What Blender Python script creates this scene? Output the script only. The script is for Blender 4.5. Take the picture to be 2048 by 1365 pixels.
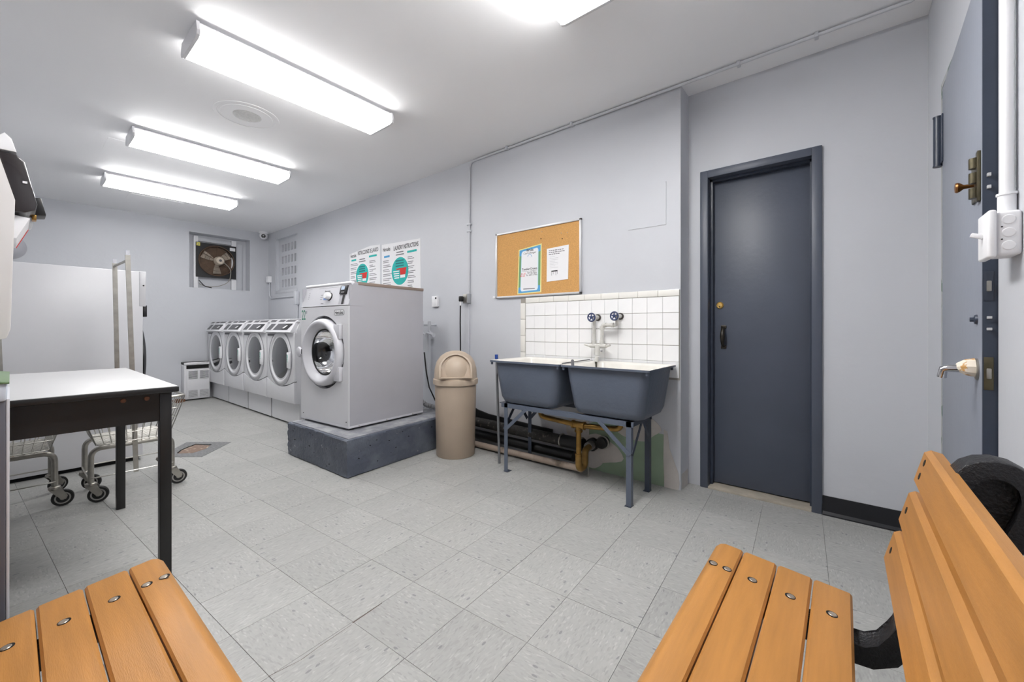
import bpy, bmesh, math, random
from mathutils import Vector, Matrix
random.seed(7)
for o in list(bpy.data.objects): bpy.data.objects.remove(o, do_unlink=True)
S = bpy.context.scene
COL = S.collection
PI = math.pi
# ------------------------------------------------------------------ camera
F_PX, CX, CY, IW, IH = 815.0, 1024.0, 656.0, 2048.0, 1365.0
YAW = math.radians(50.9)
cam_d = bpy.data.cameras.new('camera'); cam = bpy.data.objects.new('camera', cam_d); COL.objects.link(cam)
cam.location = (0, 0, 1.144)
cam.rotation_euler = (PI/2, 0, -YAW)
cam_d.sensor_width = 36.0; cam_d.sensor_fit = 'HORIZONTAL'
cam_d.lens = 36.0*F_PX/IW
cam_d.shift_y = -(IH/2-CY)/IW
cam_d.clip_start = 0.02
S.camera = cam
# ------------------------------------------------------------------ world / exposure
w = bpy.data.worlds.new('world'); S.world = w; w.use_nodes = True
w.node_tree.nodes['Background'].inputs[0].default_value = (.8, .85, .9, 1)
w.node_tree.nodes['Background'].inputs[1].default_value = 0.3
S.view_settings.view_transform = 'Standard'; S.view_settings.look = 'None'
S.view_settings.gamma = 1.0; S.view_settings.use_curve_mapping = False
S.view_settings.exposure = 1.02
LAMP = 11.5          # radiance of the fluorescent lens, seen from below
LAMP_SIDE = 7.5    # radiance of the prismatic lens sides, which throw light along the ceiling
S.cycles.max_bounces = 10; S.cycles.diffuse_bounces = 7

# ------------------------------------------------------------------ materials
def lin(c):
    f = lambda v: (v/12.92 if v <= .04045 else ((v+.055)/1.055)**2.4)
    return tuple(f(x/255.0) for x in c)
MATS = {}
def nd(nt, t, **kw):
    n = nt.nodes.new(t)
    for k, v in kw.items():
        if k.startswith('i_'): n.inputs[k[2:].replace('_', ' ')].default_value = v
        else: setattr(n, k, v)
    return n
def pmat(name, rgb, rough=.5, metal=0., var=.05, scale=6., bump=0., bscale=60., spec=.5, coat=0., rgb2=None, thr=None, stretch=None, detail=4.):
    if name in MATS: return MATS[name]
    m = bpy.data.materials.new(name); m.use_nodes = True; nt = m.node_tree
    b = nt.nodes['Principled BSDF']; L = nt.links.new
    b.inputs['Roughness'].default_value = rough; b.inputs['Metallic'].default_value = metal
    b.inputs['Specular IOR Level'].default_value = spec
    b.inputs['Coat Weight'].default_value = coat
    tc = nd(nt, 'ShaderNodeTexCoord'); src = tc.outputs['Object']
    if stretch:
        mp = nd(nt, 'ShaderNodeMapping'); mp.inputs['Scale'].default_value = stretch
        L(src, mp.inputs['Vector']); src = mp.outputs['Vector']
    no = nd(nt, 'ShaderNodeTexNoise'); no.inputs['Scale'].default_value = scale; no.inputs['Detail'].default_value = detail
    L(src, no.inputs['Vector'])
    ra = nd(nt, 'ShaderNodeValToRGB'); c = lin(rgb)
    if rgb2:
        c2 = lin(rgb2); t = thr or (.55, .62)
        ra.color_ramp.elements[0].position = t[0]; ra.color_ramp.elements[1].position = t[1]
        ra.color_ramp.elements[0].color = (*c, 1); ra.color_ramp.elements[1].color = (*c2, 1)
    else:
        ra.color_ramp.elements[0].position = .3; ra.color_ramp.elements[1].position = .7
        ra.color_ramp.elements[0].color = (*[v*(1-var) for v in c], 1)
        ra.color_ramp.elements[1].color = (*[min(1, v*(1+var)) for v in c], 1)
    L(no.outputs['Fac'], ra.inputs['Fac']); L(ra.outputs['Color'], b.inputs['Base Color'])
    if bump > 0:
        n2 = nd(nt, 'ShaderNodeTexNoise'); n2.inputs['Scale'].default_value = bscale; n2.inputs['Detail'].default_value = 5
        L(src, n2.inputs['Vector'])
        bu = nd(nt, 'ShaderNodeBump'); bu.inputs['Strength'].default_value = bump; bu.inputs['Distance'].default_value = .01
        L(n2.outputs['Fac'], bu.inputs['Height']); L(bu.outputs['Normal'], b.inputs['Normal'])
    MATS[name] = m
    return m
def floor_mat():
    m = bpy.data.materials.new('vinyl_tile'); m.use_nodes = True; nt = m.node_tree; L = nt.links.new
    b = nt.nodes['Principled BSDF']; b.inputs['Roughness'].default_value = .42; b.inputs['Specular IOR Level'].default_value = .35
    tc = nd(nt, 'ShaderNodeTexCoord'); oi = nd(nt, 'ShaderNodeObjectInfo')
    sc = nd(nt, 'ShaderNodeMath', operation='MULTIPLY'); sc.inputs[1].default_value = 37.0; L(oi.outputs['Random'], sc.inputs[0])
    ad = nd(nt, 'ShaderNodeVectorMath', operation='ADD'); L(tc.outputs['Object'], ad.inputs[0]); L(sc.outputs[0], ad.inputs[1])
    mp = nd(nt, 'ShaderNodeMapping'); mp.inputs['Scale'].default_value = (62, 190, 1); L(ad.outputs[0], mp.inputs['Vector'])
    vo = nd(nt, 'ShaderNodeTexVoronoi', feature='F1', voronoi_dimensions='2D'); vo.inputs['Scale'].default_value = 1.0; L(mp.outputs[0], vo.inputs['Vector'])
    rnd = nd(nt, 'ShaderNodeSeparateColor'); L(vo.outputs['Color'], rnd.inputs[0])
    base = lin((164, 164, 161))
    r1 = nd(nt, 'ShaderNodeValToRGB'); r1.color_ramp.interpolation = 'CONSTANT'
    e = r1.color_ramp.elements
    e[0].position = 0; e[0].color = (*[v*.86 for v in base], 1)
    e[1].position = .06; e[1].color = (*[v*.93 for v in base], 1)
    for p, f in ((.2, .985), (.55, 1.02), (.86, 1.07), (.96, 1.17)):
        k = e.new(p); k.color = (*[v*f for v in base], 1)
    L(rnd.outputs[0], r1.inputs['Fac'])
    no = nd(nt, 'ShaderNodeTexNoise'); no.inputs['Scale'].default_value = 2.2; no.inputs['Detail'].default_value = 6
    L(tc.outputs['Object'], no.inputs['Vector'])
    # chip fleck layer, dark and bigger
    mp2 = nd(nt, 'ShaderNodeMapping'); mp2.inputs['Scale'].default_value = (26, 60, 1); L(ad.outputs[0], mp2.inputs['Vector'])
    v2 = nd(nt, 'ShaderNodeTexVoronoi', feature='F1', voronoi_dimensions='2D'); v2.inputs['Scale'].default_value = 1.0; L(mp2.outputs[0], v2.inputs['Vector'])
    s2 = nd(nt, 'ShaderNodeSeparateColor'); L(v2.outputs['Color'], s2.inputs[0])
    g1 = nd(nt, 'ShaderNodeMath', operation='GREATER_THAN'); g1.inputs[1].default_value = .97; L(s2.outputs[1], g1.inputs[0])
    g2 = nd(nt, 'ShaderNodeMath', operation='LESS_THAN'); g2.inputs[1].default_value = .28; L(v2.outputs['Distance'], g2.inputs[0])
    g = nd(nt, 'ShaderNodeMath', operation='MULTIPLY'); L(g1.outputs[0], g.inputs[0]); L(g2.outputs[0], g.inputs[1])
    mx = nd(nt, 'ShaderNodeMix', data_type='RGBA'); L(g.outputs[0], mx.inputs['Factor']); L(r1.outputs[0], mx.inputs['A'])
    mx.inputs['B'].default_value = (*lin((134, 135, 135)), 1)
    # per-tile tone and cloudy dirt
    tr = nd(nt, 'ShaderNodeMapRange'); tr.inputs['To Min'].default_value = .96; tr.inputs['To Max'].default_value = 1.04; L(oi.outputs['Random'], tr.inputs['Value'])
    dr = nd(nt, 'ShaderNodeMapRange'); dr.inputs['From Min'].default_value = .3; dr.inputs['From Max'].default_value = .7; dr.inputs['To Min'].default_value = .94; dr.inputs['To Max'].default_value = 1.03; L(no.outputs['Fac'], dr.inputs['Value'])
    mu = nd(nt, 'ShaderNodeMath', operation='MULTIPLY'); L(tr.outputs[0], mu.inputs[0]); L(dr.outputs[0], mu.inputs[1])
    vm = nd(nt, 'ShaderNodeVectorMath', operation='SCALE'); L(mx.outputs['Result'], vm.inputs[0]); L(mu.outputs[0], vm.inputs['Scale'])
    L(vm.outputs[0], b.inputs['Base Color'])
    bu = nd(nt, 'ShaderNodeBump'); bu.inputs['Strength'].default_value = .05; bu.inputs['Distance'].default_value = .01; L(no.outputs['Fac'], bu.inputs['Height']); L(bu.outputs[0], b.inputs['Normal'])
    return m
def emit_mat(name, rgb, k):
    m = bpy.data.materials.new(name); m.use_nodes = True; nt = m.node_tree
    b = nt.nodes['Principled BSDF']; b.inputs['Base Color'].default_value = (.8, .8, .8, 1)
    no = nd(nt, 'ShaderNodeTexNoise'); no.inputs['Scale'].default_value = 3
    ra = nd(nt, 'ShaderNodeValToRGB'); c = lin(rgb)
    ra.color_ramp.elements[0].color = (*[v*.97 for v in c], 1); ra.color_ramp.elements[1].color = (*c, 1)
    nt.links.new(no.outputs['Fac'], ra.inputs['Fac']); nt.links.new(ra.outputs['Color'], b.inputs['Emission Color'])
    b.inputs['Emission Strength'].default_value = k
    return m
WALL = pmat('wall_paint', (194, 196, 201), .45, var=.025, scale=1.6, bump=.12, bscale=22, spec=.35)
CEIL = pmat('ceiling_paint', (238, 238, 239), .6, var=.012, scale=1.2, bump=.06, bscale=14, spec=.2)
FLOOR = floor_mat()
GROUT = pmat('floor_seam', (96, 95, 92), .8)
SLATE = pmat('slate_paint', (74, 80, 93), .42, var=.08, scale=2.5, bump=.1, bscale=30, spec=.5)
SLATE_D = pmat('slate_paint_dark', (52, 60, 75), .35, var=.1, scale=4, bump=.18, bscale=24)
SLATE_L = pmat('door_light_slate', (138, 143, 154), .4, var=.04, scale=2.5, bump=.1, bscale=26)
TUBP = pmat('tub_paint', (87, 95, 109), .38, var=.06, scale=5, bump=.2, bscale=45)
WHITE = pmat('white_enamel', (212, 212, 215), .3, var=.015, spec=.5)
WHITE2 = pmat('white_plastic', (232, 232, 234), .4, var=.01)
SILVER = pmat('silver_grey_panel', (178, 178, 184), .38, var=.02, metal=.1)
SILVER_L = pmat('light_silver_panel', (203, 203, 208), .38, var=.02)
PORC = pmat('porcelain', (226, 223, 216), .22, var=.05, scale=9, coat=.3)
TILE = pmat('ceramic_tile', (236, 236, 236), .15, var=.02, scale=5, coat=.4)
TGROUT = pmat('tile_grout', (150, 146, 138), .8)
BLACK = pmat('black_paint', (26, 25, 25), .35, var=.15, scale=9, bump=.06, bscale=40)
BLACKP = pmat('black_plastic', (20, 20, 22), .4, var=.1)
BLACKC = pmat('black_cast', (27, 27, 30), .42, var=.2, scale=30, bump=.5, bscale=140)
RUBBER = pmat('black_rubber', (24, 24, 25), .55, var=.15)
GLASSD = pmat('dark_glass', (62, 63, 66), .1, var=.05, coat=.5)
GREYD = pmat('dark_grey', (88, 88, 92), .5, var=.05)
STEEL = pmat('worn_steel', (168, 165, 158), .32, metal=.85, var=.12, scale=22)
CHROME = pmat('chrome', (205, 205, 208), .14, metal=1., var=.03)
WIRE = pmat('zinc_wire', (186, 184, 178), .35, metal=.6, var=.08, scale=20)
BRASS = pmat('brass', (150, 116, 62), .3, metal=.85, var=.3, scale=14)
BRONZE = pmat('aged_bronze', (92, 86, 68), .38, metal=.75, var=.3, scale=24)
BEIGE = pmat('beige_plastic', (168, 152, 135), .45, var=.03, bump=.05, bscale=120)
BEIGE_L = pmat('beige_plastic_light', (186, 169, 150), .45, var=.03)
CORK = pmat('cork', (198, 150, 90), .9, var=.16, scale=160, bump=.2, bscale=200)
ALU = pmat('aluminium_frame', (205, 205, 206), .35, metal=.4, var=.03)
PAPER = pmat('paper', (226, 226, 228), .8, var=.01)
PRINTK = pmat('print_black', (40, 40, 42), .8)
PRINTG = pmat('print_grey', (120, 120, 124), .8)
PRINTR = pmat('print_red', (206, 48, 44), .8)
PRINTT = pmat('print_teal', (32, 172, 166), .7)
PRINTTD = pmat('print_teal_dark', (12, 108, 110), .7)
PRINTB = pmat('print_blue', (88, 156, 202), .8)
PRINTLB = pmat('print_light_blue', (196, 222, 238), .8)
PRINTGN = pmat('print_green', (112, 156, 112), .8)
PRINTY = pmat('print_yellow', (226, 222, 150), .8)
WOODP = pmat('recycled_plank', (180, 127, 67), .42, var=.12, scale=3.5, bump=.12, bscale=40, stretch=(1.2, 14, 14), spec=.4)
CONC = pmat('painted_concrete', (80, 86, 99), .5, rgb2=(104, 110, 120), thr=(.45, .75), scale=6, bump=.9, bscale=30)
CONCT = pmat('painted_concrete_worn', (128, 130, 136), .6, rgb2=(160, 161, 164), thr=(.4, .65), scale=12, bump=.4, bscale=40)
TABLEW = pmat('laminate_white', (192, 192, 193), .4, var=.012)
TAN = pmat('tan_pipe', (170, 154, 140), .5, rgb2=(110, 98, 86), thr=(.55, .7), scale=7, bump=.2)
TAR = pmat('tarry_pipe', (36, 34, 32), .6, rgb2=(96, 90, 84), thr=(.6, .72), scale=30, bump=.6, bscale=70)
GREENB = pmat('green_drywall', (142, 162, 138), .8, var=.08, scale=5)
PLASTER = pmat('bare_plaster', (196, 191, 186), .85, var=.08, scale=7, bump=.3)
RUSTY = pmat('rusty_debris', (110, 72, 48), .9, var=.3, scale=20)
TOPBROWN = pmat('taupe_trim', (142, 126, 116), .5, var=.06)
FANBR = pmat('rusted_fan', (92, 72, 57), .6, var=.25, scale=16, metal=.2)
FANBLADE = pmat('fan_blade', (196, 184, 168), .5, var=.2, scale=14, metal=.3)
LCD = pmat('lcd_blue', (122, 150, 202), .3, var=.05)
LCDW = pmat('lcd_pale', (190, 206, 226), .3, var=.05)
GREENL = pmat('lid_green', (92, 118, 82), .5, var=.05)
BINGREY = pmat('bin_grey', (92, 92, 100), .45, var=.05)
BLUE = pmat('blue_cap', (36, 72, 150), .4)
BLUEW = pmat('navy_wheel', (38, 52, 92), .4)
DARKHOLE = pmat('dark_void', (14, 14, 15), .9)
TUBES = (.72, 1.9, .9, 1.05)   # relative strengths set to even out the room's brightness: largest in view, nearest, middle, farthest
DIFFS = [(emit_mat('lit_diffuser', (255, 254, 253), LAMP*k), emit_mat('lit_diffuser_side', (255, 254, 253), LAMP_SIDE*k)) for k in TUBES]
DIFF, DIFF_S = DIFFS[0]

# ------------------------------------------------------------------ mesh builder
class MB:
    def __init__(s): s.bm = bmesh.new()
    def _new(s, verts, faces):
        vs = [s.bm.verts.new(v) for v in verts]; out = []
        for f in faces:
            try: out.append(s.bm.faces.new([vs[i] for i in f]))
            except ValueError: pass
        return vs, out
    def box(s, x0, x1, y0, y1, z0, z1, bev=0., seg=2, rot=None, about=None):
        v = [(x, y, z) for x in (x0, x1) for y in (y0, y1) for z in (z0, z1)]
        f = [(0, 1, 3, 2), (4, 6, 7, 5), (0, 4, 5, 1), (2, 3, 7, 6), (0, 2, 6, 4), (1, 5, 7, 3)]
        vs, fs = s._new(v, f)
        if bev > 0:
            es = list({e for fc in fs for e in fc.edges})
            r = bmesh.ops.bevel(s.bm, geom=es, offset=bev, segments=seg, affect='EDGES', profile=.5)
            vs = list({vv for fc in r['faces'] for vv in fc.verts} | {vv for vv in vs if vv.is_valid})
        if rot is not None:
            c = Vector(about or ((x0+x1)/2, (y0+y1)/2, (z0+z1)/2))
            for vv in vs:
                if vv.is_valid: vv.co = c + rot @ (vv.co-c)
        return s
    def prism(s, pts, fn, a, b, bev=0., seg=2):
        """closed 2-D outline pts swept from a to b; fn(u, v, w) -> xyz"""
        n = len(pts)
        v = [fn(p[0], p[1], a) for p in pts]+[fn(p[0], p[1], b) for p in pts]
        f = [tuple(range(n))[::-1], tuple(range(n, 2*n))]+[(i, (i+1) % n, n+(i+1) % n, n+i) for i in range(n)]
        vs, fs = s._new(v, f)
        if bev > 0:
            es = [e for e in fs[0].edges]+[e for e in fs[1].edges]
            bmesh.ops.bevel(s.bm, geom=es, offset=bev, segments=seg, affect='EDGES', profile=.5)
        return s
    def tube(s, path, r, n=10, closed=False, caps=True, shape=None):
        P = [Vector(p) for p in path]; m = len(P); rings = []
        rad = r if isinstance(r, (list, tuple)) else [r]*m
        prev = None
        for i in range(m):
            if closed: t = (P[(i+1) % m]-P[i-1]).normalized()
            elif i == 0: t = (P[1]-P[0]).normalized()
            elif i == m-1: t = (P[-1]-P[-2]).normalized()
            else: t = ((P[i]-P[i-1]).normalized()+(P[i+1]-P[i]).normalized()).normalized()
            if prev is None:
                up = Vector((0, 0, 1)) if abs(t.z) < .9 else Vector((0, 1, 0))
                a = t.cross(up).normalized()
            else: a = (prev-t*prev.dot(t)).normalized()
            b = t.cross(a); prev = a
            if shape: ring = [P[i]+a*u*rad[i]+b*v*rad[i] for u, v in shape]
            else: ring = [P[i]+(a*math.cos(2*PI*k/n)+b*math.sin(2*PI*k/n))*rad[i] for k in range(n)]
            rings.append([s.bm.verts.new(q) for q in ring])
        nn = len(rings[0])
        for i in range(m if closed else m-1):
            A, B = rings[i], rings[(i+1) % m]
            for k in range(nn):
                try: s.bm.faces.new((A[k], A[(k+1) % nn], B[(k+1) % nn], B[k]))
                except ValueError: pass
        if caps and not closed:
            s.bm.faces.new(rings[0][::-1]); s.bm.faces.new(rings[-1])
        return s
    def lathe(s, prof, c=(0, 0, 0), axis='z', n=24, caps=True):
        """prof: (radius, height) pairs along axis"""
        c = Vector(c)
        ax = {'z': (Vector((1, 0, 0)), Vector((0, 1, 0)), Vector((0, 0, 1))), 'x': (Vector((0, 1, 0)), Vector((0, 0, 1)), Vector((1, 0, 0))),
              '-x': (Vector((0, -1, 0)), Vector((0, 0, 1)), Vector((-1, 0, 0))), 'y': (Vector((0, 0, 1)), Vector((1, 0, 0)), Vector((0, 1, 0))),
              '-y': (Vector((1, 0, 0)), Vector((0, 0, 1)), Vector((0, -1, 0)))}[axis] if isinstance(axis, str) else axis
        rings = []
        for r, h in prof:
            if r < 1e-6: rings.append([s.bm.verts.new(c+ax[2]*h)])
            else: rings.append([s.bm.verts.new(c+ax[2]*h+(ax[0]*math.cos(2*PI*k/n)+ax[1]*math.sin(2*PI*k/n))*r) for k in range(n)])
        for A, B in zip(rings, rings[1:]):
            for k in range(n):
                q = []
                for R, kk in ((A, k), (A, k+1), (B, k+1), (B, k)):
                    vv = R[0] if len(R) == 1 else R[kk % n]
                    if vv not in q: q.append(vv)
                if len(q) > 2:
                    try: s.bm.faces.new(q)
                    except ValueError: pass
        if caps:
            for R, rv in ((rings[0], True), (rings[-1], False)):
                if len(R) > 2: s.bm.faces.new(R[::-1] if rv else R)
        return s
    def quad(s, *v): s._new(v, [tuple(range(len(v)))]); return s
    def mesh(s, smooth=None, name='mesh'):
        bmesh.ops.recalc_face_normals(s.bm, faces=s.bm.faces)
        if smooth:
            for f in s.bm.faces: f.smooth = True
            for e in s.bm.edges:
                if len(e.link_faces) == 2 and e.calc_face_angle(0) > math.radians(smooth): e.smooth = False
        me = bpy.data.meshes.new(name); s.bm.to_mesh(me); s.bm.free(); return me
    def build(s, name, mat, parent=None, smooth=40, off=None, kind=None):
        if off is not None:
            for v in s.bm.verts: v.co -= Vector(off)
        me = s.mesh(smooth, name); me.materials.append(mat)
        o = bpy.data.objects.new(name, me); COL.objects.link(o); o.parent = parent
        if kind: o['kind'] = kind
        return o
def thing(name, label, cat, loc=(0, 0, 0), rotz=0., group=None):
    o = bpy.data.objects.new(name, None); COL.objects.link(o)
    o.empty_display_size = .05
    o.location = loc; o.rotation_euler = (0, 0, rotz); o['label'] = label; o['category'] = cat
    if group: o['group'] = group
    return o
def tag(o, label, cat, group=None):
    o['label'] = label; o['category'] = cat
    if group: o['group'] = group
    return o
def struct(o, label=None, cat=None):
    o['kind'] = 'structure'
    if label: o['label'] = label
    if cat: o['category'] = cat
    return o
def inst(mesh, name, parent, loc, rotz=0., mat=None):
    o = bpy.data.objects.new(name, mesh); COL.objects.link(o); o.parent = parent; o.location = loc; o.rotation_euler = (0, 0, rotz)
    return o
def kids(o): return [c for c in bpy.data.objects if c.parent == o]
def copy_tree(o, parent=None):
    c = o.copy(); COL.objects.link(c); c.parent = parent
    for ch in kids(o): copy_tree(ch, c)
    return c
def recenter(o):
    """put a single-mesh thing's origin at the base of its bounds"""
    me = o.data; xs = [v.co for v in me.vertices]
    lo = Vector([min(v[i] for v in xs) for i in range(3)]); hi = Vector([max(v[i] for v in xs) for i in range(3)])
    c = Vector(((lo.x+hi.x)/2, (lo.y+hi.y)/2, lo.z))
    for v in me.vertices: v.co -= c
    o.location = c
    return o
XYZ = lambda u, v, w: (u, v, w)
XZ = lambda u, v, w: (u, w, v)      # outline in X-Z swept along Y
YZ = lambda u, v, w: (w, u, v)      # outline in Y-Z swept along X
def circ(cx, cy, r, n=24, a0=0., a1=2*PI): 
    full = abs(a1-a0-2*PI) < 1e-6
    k = n if full else n-1
    return [(cx+r*math.cos(a0+(a1-a0)*i/k), cy+r*math.sin(a0+(a1-a0)*i/k)) for i in range(n)]
def rrect(x0, x1, y0, y1, r, n=5):
    o = []
    for cx, cy, a in ((x1-r, y1-r, 0), (x0+r, y1-r, PI/2), (x0+r, y0+r, PI), (x1-r, y0+r, 1.5*PI)):
        o += [(cx+r*math.cos(a+PI/2*i/n), cy+r*math.sin(a+PI/2*i/n)) for i in range(n+1)]
    return o
def arc3(p0, p1, p2, r, n=6):
    """polyline p0-p1-p2 with the corner p1 rounded; returns the corner points"""
    p0, p1, p2 = Vector(p0), Vector(p1), Vector(p2)
    a = (p0-p1).normalized(); b = (p2-p1).normalized()
    s0 = p1+a*r; s1 = p1+b*r; out = []
    for i in range(n+1):
        t = i/n; out.append(((1-t)**2)*s0+2*t*(1-t)*p1+t*t*s1)
    return out
def bend(pts, r, n=6):
    o = [Vector(pts[0])]
    for i in range(1, len(pts)-1): o += arc3(pts[i-1], pts[i], pts[i+1], r, n)
    return o+[Vector(pts[-1])]
# flat lettering: text fitted into a box, local x right, local y up
FACE_NX = Matrix(((0, 0, -1), (-1, 0, 0), (0, 1, 0)))   # reads from the -X side: right = -Y, up = Z, normal = -X
def text(s, name, mat, parent, at, w, h, off=None, slant=0., basis=FACE_NX, depth=.0004, bold=False):
    cu = bpy.data.curves.new('t', 'FONT'); cu.body = s; cu.extrude = .002; cu.resolution_u = 3
    if bold: cu.offset = .018
    ob = bpy.data.objects.new('t', cu); COL.objects.link(ob)
    dg = bpy.context.evaluated_depsgraph_get(); me = bpy.data.meshes.new_from_object(ob.evaluated_get(dg))
    bpy.data.objects.remove(ob, do_unlink=True); bpy.data.curves.remove(cu)
    if not me.vertices: return None
    xs = [v.co.x for v in me.vertices]; ys = [v.co.y for v in me.vertices]
    x0, x1, y0, y1 = min(xs), max(xs), min(ys), max(ys)
    for v in me.vertices:
        u = ((v.co.x-x0)/(x1-x0)-.5)*w; q = ((v.co.y-y0)/(y1-y0)-.5)*h; d = depth if v.co.z > 0 else 0
        v.co = Vector(at)+basis @ Vector((u+slant*q, q, d))-(Vector(off) if off is not None else Vector())
    me.name = name; me.materials.clear(); me.materials.append(mat)
    o = bpy.data.objects.new(name, me); COL.objects.link(o); o.parent = parent
    return o
# ================================================================== STRUCTURE
XL, XW, XD, YN, YF, ZC, YP = -.6, 2.965, 3.15, -.36, 8.13, 2.85, .885
# ---- floor: slab + 12 inch vinyl tiles
floor = struct(MB().box(XL-.1, XD+.35, YN-.2, YF+.3, -.06, -.003).build('floor', GROUT, None, None), 'speckled light grey vinyl tile floor of the laundry room', 'floor')
SP = .3048; DEL = math.radians(3.7); TX0, TY0 = .933, 1.423
cd, sd = math.cos(DEL), math.sin(DEL)
def tile_w(u, v): return (u*cd-v*sd, u*sd+v*cd)
def clip(poly, ax, lim, keep_less):
    out = []
    for i in range(len(poly)):
        a, b = poly[i], poly[(i+1) % len(poly)]
        ia = (a[ax] <= lim) == keep_less; ib = (b[ax] <= lim) == keep_less
        if ia: out.append(a)
        if ia != ib:
            t = (lim-a[ax])/(b[ax]-a[ax]); out.append((a[0]+(b[0]-a[0])*t, a[1]+(b[1]-a[1])*t))
    return out
hs = SP/2-.0006
full = MB(); full.box(-hs, hs, -hs, hs, -.003, 0, bev=.0005, seg=1)
full_me = full.mesh(None, 'floor_tile'); full_me.materials.append(FLOOR)
tiles = []
for i in range(-12, 18):
    for j in range(-16, 30):
        u, v = TX0+(i+.5)*SP, TY0+(j+.5)*SP
        cx_, cy_ = tile_w(u, v)
        corners = [tile_w(u+a*hs, v+b*hs) for a, b in ((-1, -1), (1, -1), (1, 1), (-1, 1))]
        p = corners
        for ax, lim, less in ((0, XL, False), (0, XD, True), (1, YN, False), (1, YF, True)):
            if p: p = clip(p, ax, lim, less)
        if len(p) < 3: continue
        area = abs(sum(p[k][0]*p[(k+1) % len(p)][1]-p[(k+1) % len(p)][0]*p[k][1] for k in range(len(p))))/2
        if area < .0004: continue
        vis = cx_ > -.15 and not (cx_ > 2.2 and cy_ > 4.9) and cx_*.776+cy_*.631 > .35
        tiles.append((0 if vis else 1, math.hypot(cx_, cy_), cx_, cy_, p, area, (i+j) % 2))
tiles.sort(key=lambda t: (t[0], t[1]))
rest = MB()
for k, (nv, d, cx_, cy_, p, area, odd) in enumerate(tiles):
    if k < 295 and not nv:
        if area > (2*hs)**2*.999:
            inst(full_me, 'floor_tile', floor, (cx_, cy_, random.uniform(-.0003, .0003)), DEL+(PI/2 if odd else 0))
        else:
            m = MB(); m.prism([(q[0]-cx_, q[1]-cy_) for q in p], XYZ, -.003, 0)
            o = m.build('floor_tile', FLOOR, floor, None); o.location = (cx_, cy_, 0)
    else: rest.prism(p, XYZ, -.003, 0)
rest.build('floor_tile_field', FLOOR, floor, None, kind='stuff')
# a lifted tile edge: thin dark crack
m = MB(); 
for a, b, wd in (((705, 1247), (764, 1207), .004), ((537, 1354), (602, 1321), .0022), ((602, 1321), (640, 1293), .0022), ((640, 1293), (704, 1250), .0022)):
    def g(px, py):
        r = (px-CX)/F_PX; d = F_PX*1.144/(py-CY); s_, c_ = math.sin(YAW), math.cos(YAW)
        return Vector((d*(s_+r*c_), d*(c_-r*s_), .0004))
    A, B = g(*a), g(*b); n_ = (B-A).normalized().cross(Vector((0, 0, 1)))*wd/2
    m.quad(A-n_, B-n_*.6, B+n_*.6, A+n_)
o = m.build('tile_crack', pmat('crack_dark', (84, 66, 54), .9), floor, None)
# ---- ceiling
ceil = struct(MB().box(XL-.1, XD+.35, YN-.2, YF+.3, ZC, ZC+.1).build('ceiling', CEIL, None, None), 'smooth white painted ceiling with faint patches', 'ceiling')
m = MB(); m.box(.55, 1.02, 5.1, 5.5, ZC-.0015, ZC); m.build('ceiling_patch', CEIL, ceil, None)
m = MB(); m.box(.95, 1.5, 7.0, 7.3, ZC-.002, ZC); m.build('ceiling_patch', CEIL, ceil, None)
# ---- walls
def holed(axis, plane0, plane1, a0, a1, holes, z1=ZC):
    """wall slab made of boxes around holes; axis 'x': wall spans Y (a) and Z; axis 'y': spans X"""
    m = MB(); cuts = sorted({a0, a1}|{h[0] for h in holes}|{h[1] for h in holes})
    for l, r in zip(cuts, cuts[1:]):
        hs_ = [h for h in holes if h[0] <= l+1e-6 and h[1] >= r-1e-6]
        zs = [(0, z1)]
        for h in hs_:
            nz = []
            for z0, zz in zs:
                if h[2] > z0: nz.append((z0, h[2]))
                if h[3] < zz: nz.append((h[3], zz))
            zs = nz
        for z0, zz in zs:
            if axis == 'x': m.box(plane0, plane1, l, r, z0, zz)
            else: m.box(l, r, plane0, plane1, z0, zz)
    return m
WIN2 = (6.945, 7.785, 1.79, 2.70)
WIN1 = (1.805, 2.665, 1.795, 2.69)
wall_left = struct(MB().box(XL-.1, XL, YN-.1, YF+.1, 0, ZC).build('wall_left', WALL, None, None), 'pale grey wall behind the folding table and carts', 'wall')
wall_far = struct(holed('y', YF, YF+.26, XL, XW+.3, [WIN1]).build('wall_far', WALL, None, None), 'pale grey end wall holding the recessed exhaust fan', 'wall')
wall_right = struct(holed('x', XW, XW+.3, YP, YF, [WIN2]).build('wall_right', WALL, None, None), 'long pale grey wall behind the washers and the sink', 'wall')
DY0, DY1, DZ = .10, .80, 2.265
wall_alcove = struct(holed('x', XD, XD+.16, YN, YP, [(DY0, DY1, 0, DZ)]).build('wall_alcove', WALL, None, None), 'pale grey recessed wall around the slate blue door', 'wall')
D2 = (1.862, 2.735, 0, 2.262)
wall_near = struct(holed('y', YN-.14, YN, XL, XD, [D2]).build('wall_near', WALL, None, None), 'pale grey wall at the right edge holding the second door', 'wall')
MB().box(D2[0]-.05, D2[1]+.05, YN-.2, YN-.14, 0, 2.3).build('backing', DARKHOLE, wall_near, None)
MB().box(XD+.16, XD+.2, DY0-.05, DY1+.05, 0, 2.4).build('backing', DARKHOLE, wall_alcove, None)
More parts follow.
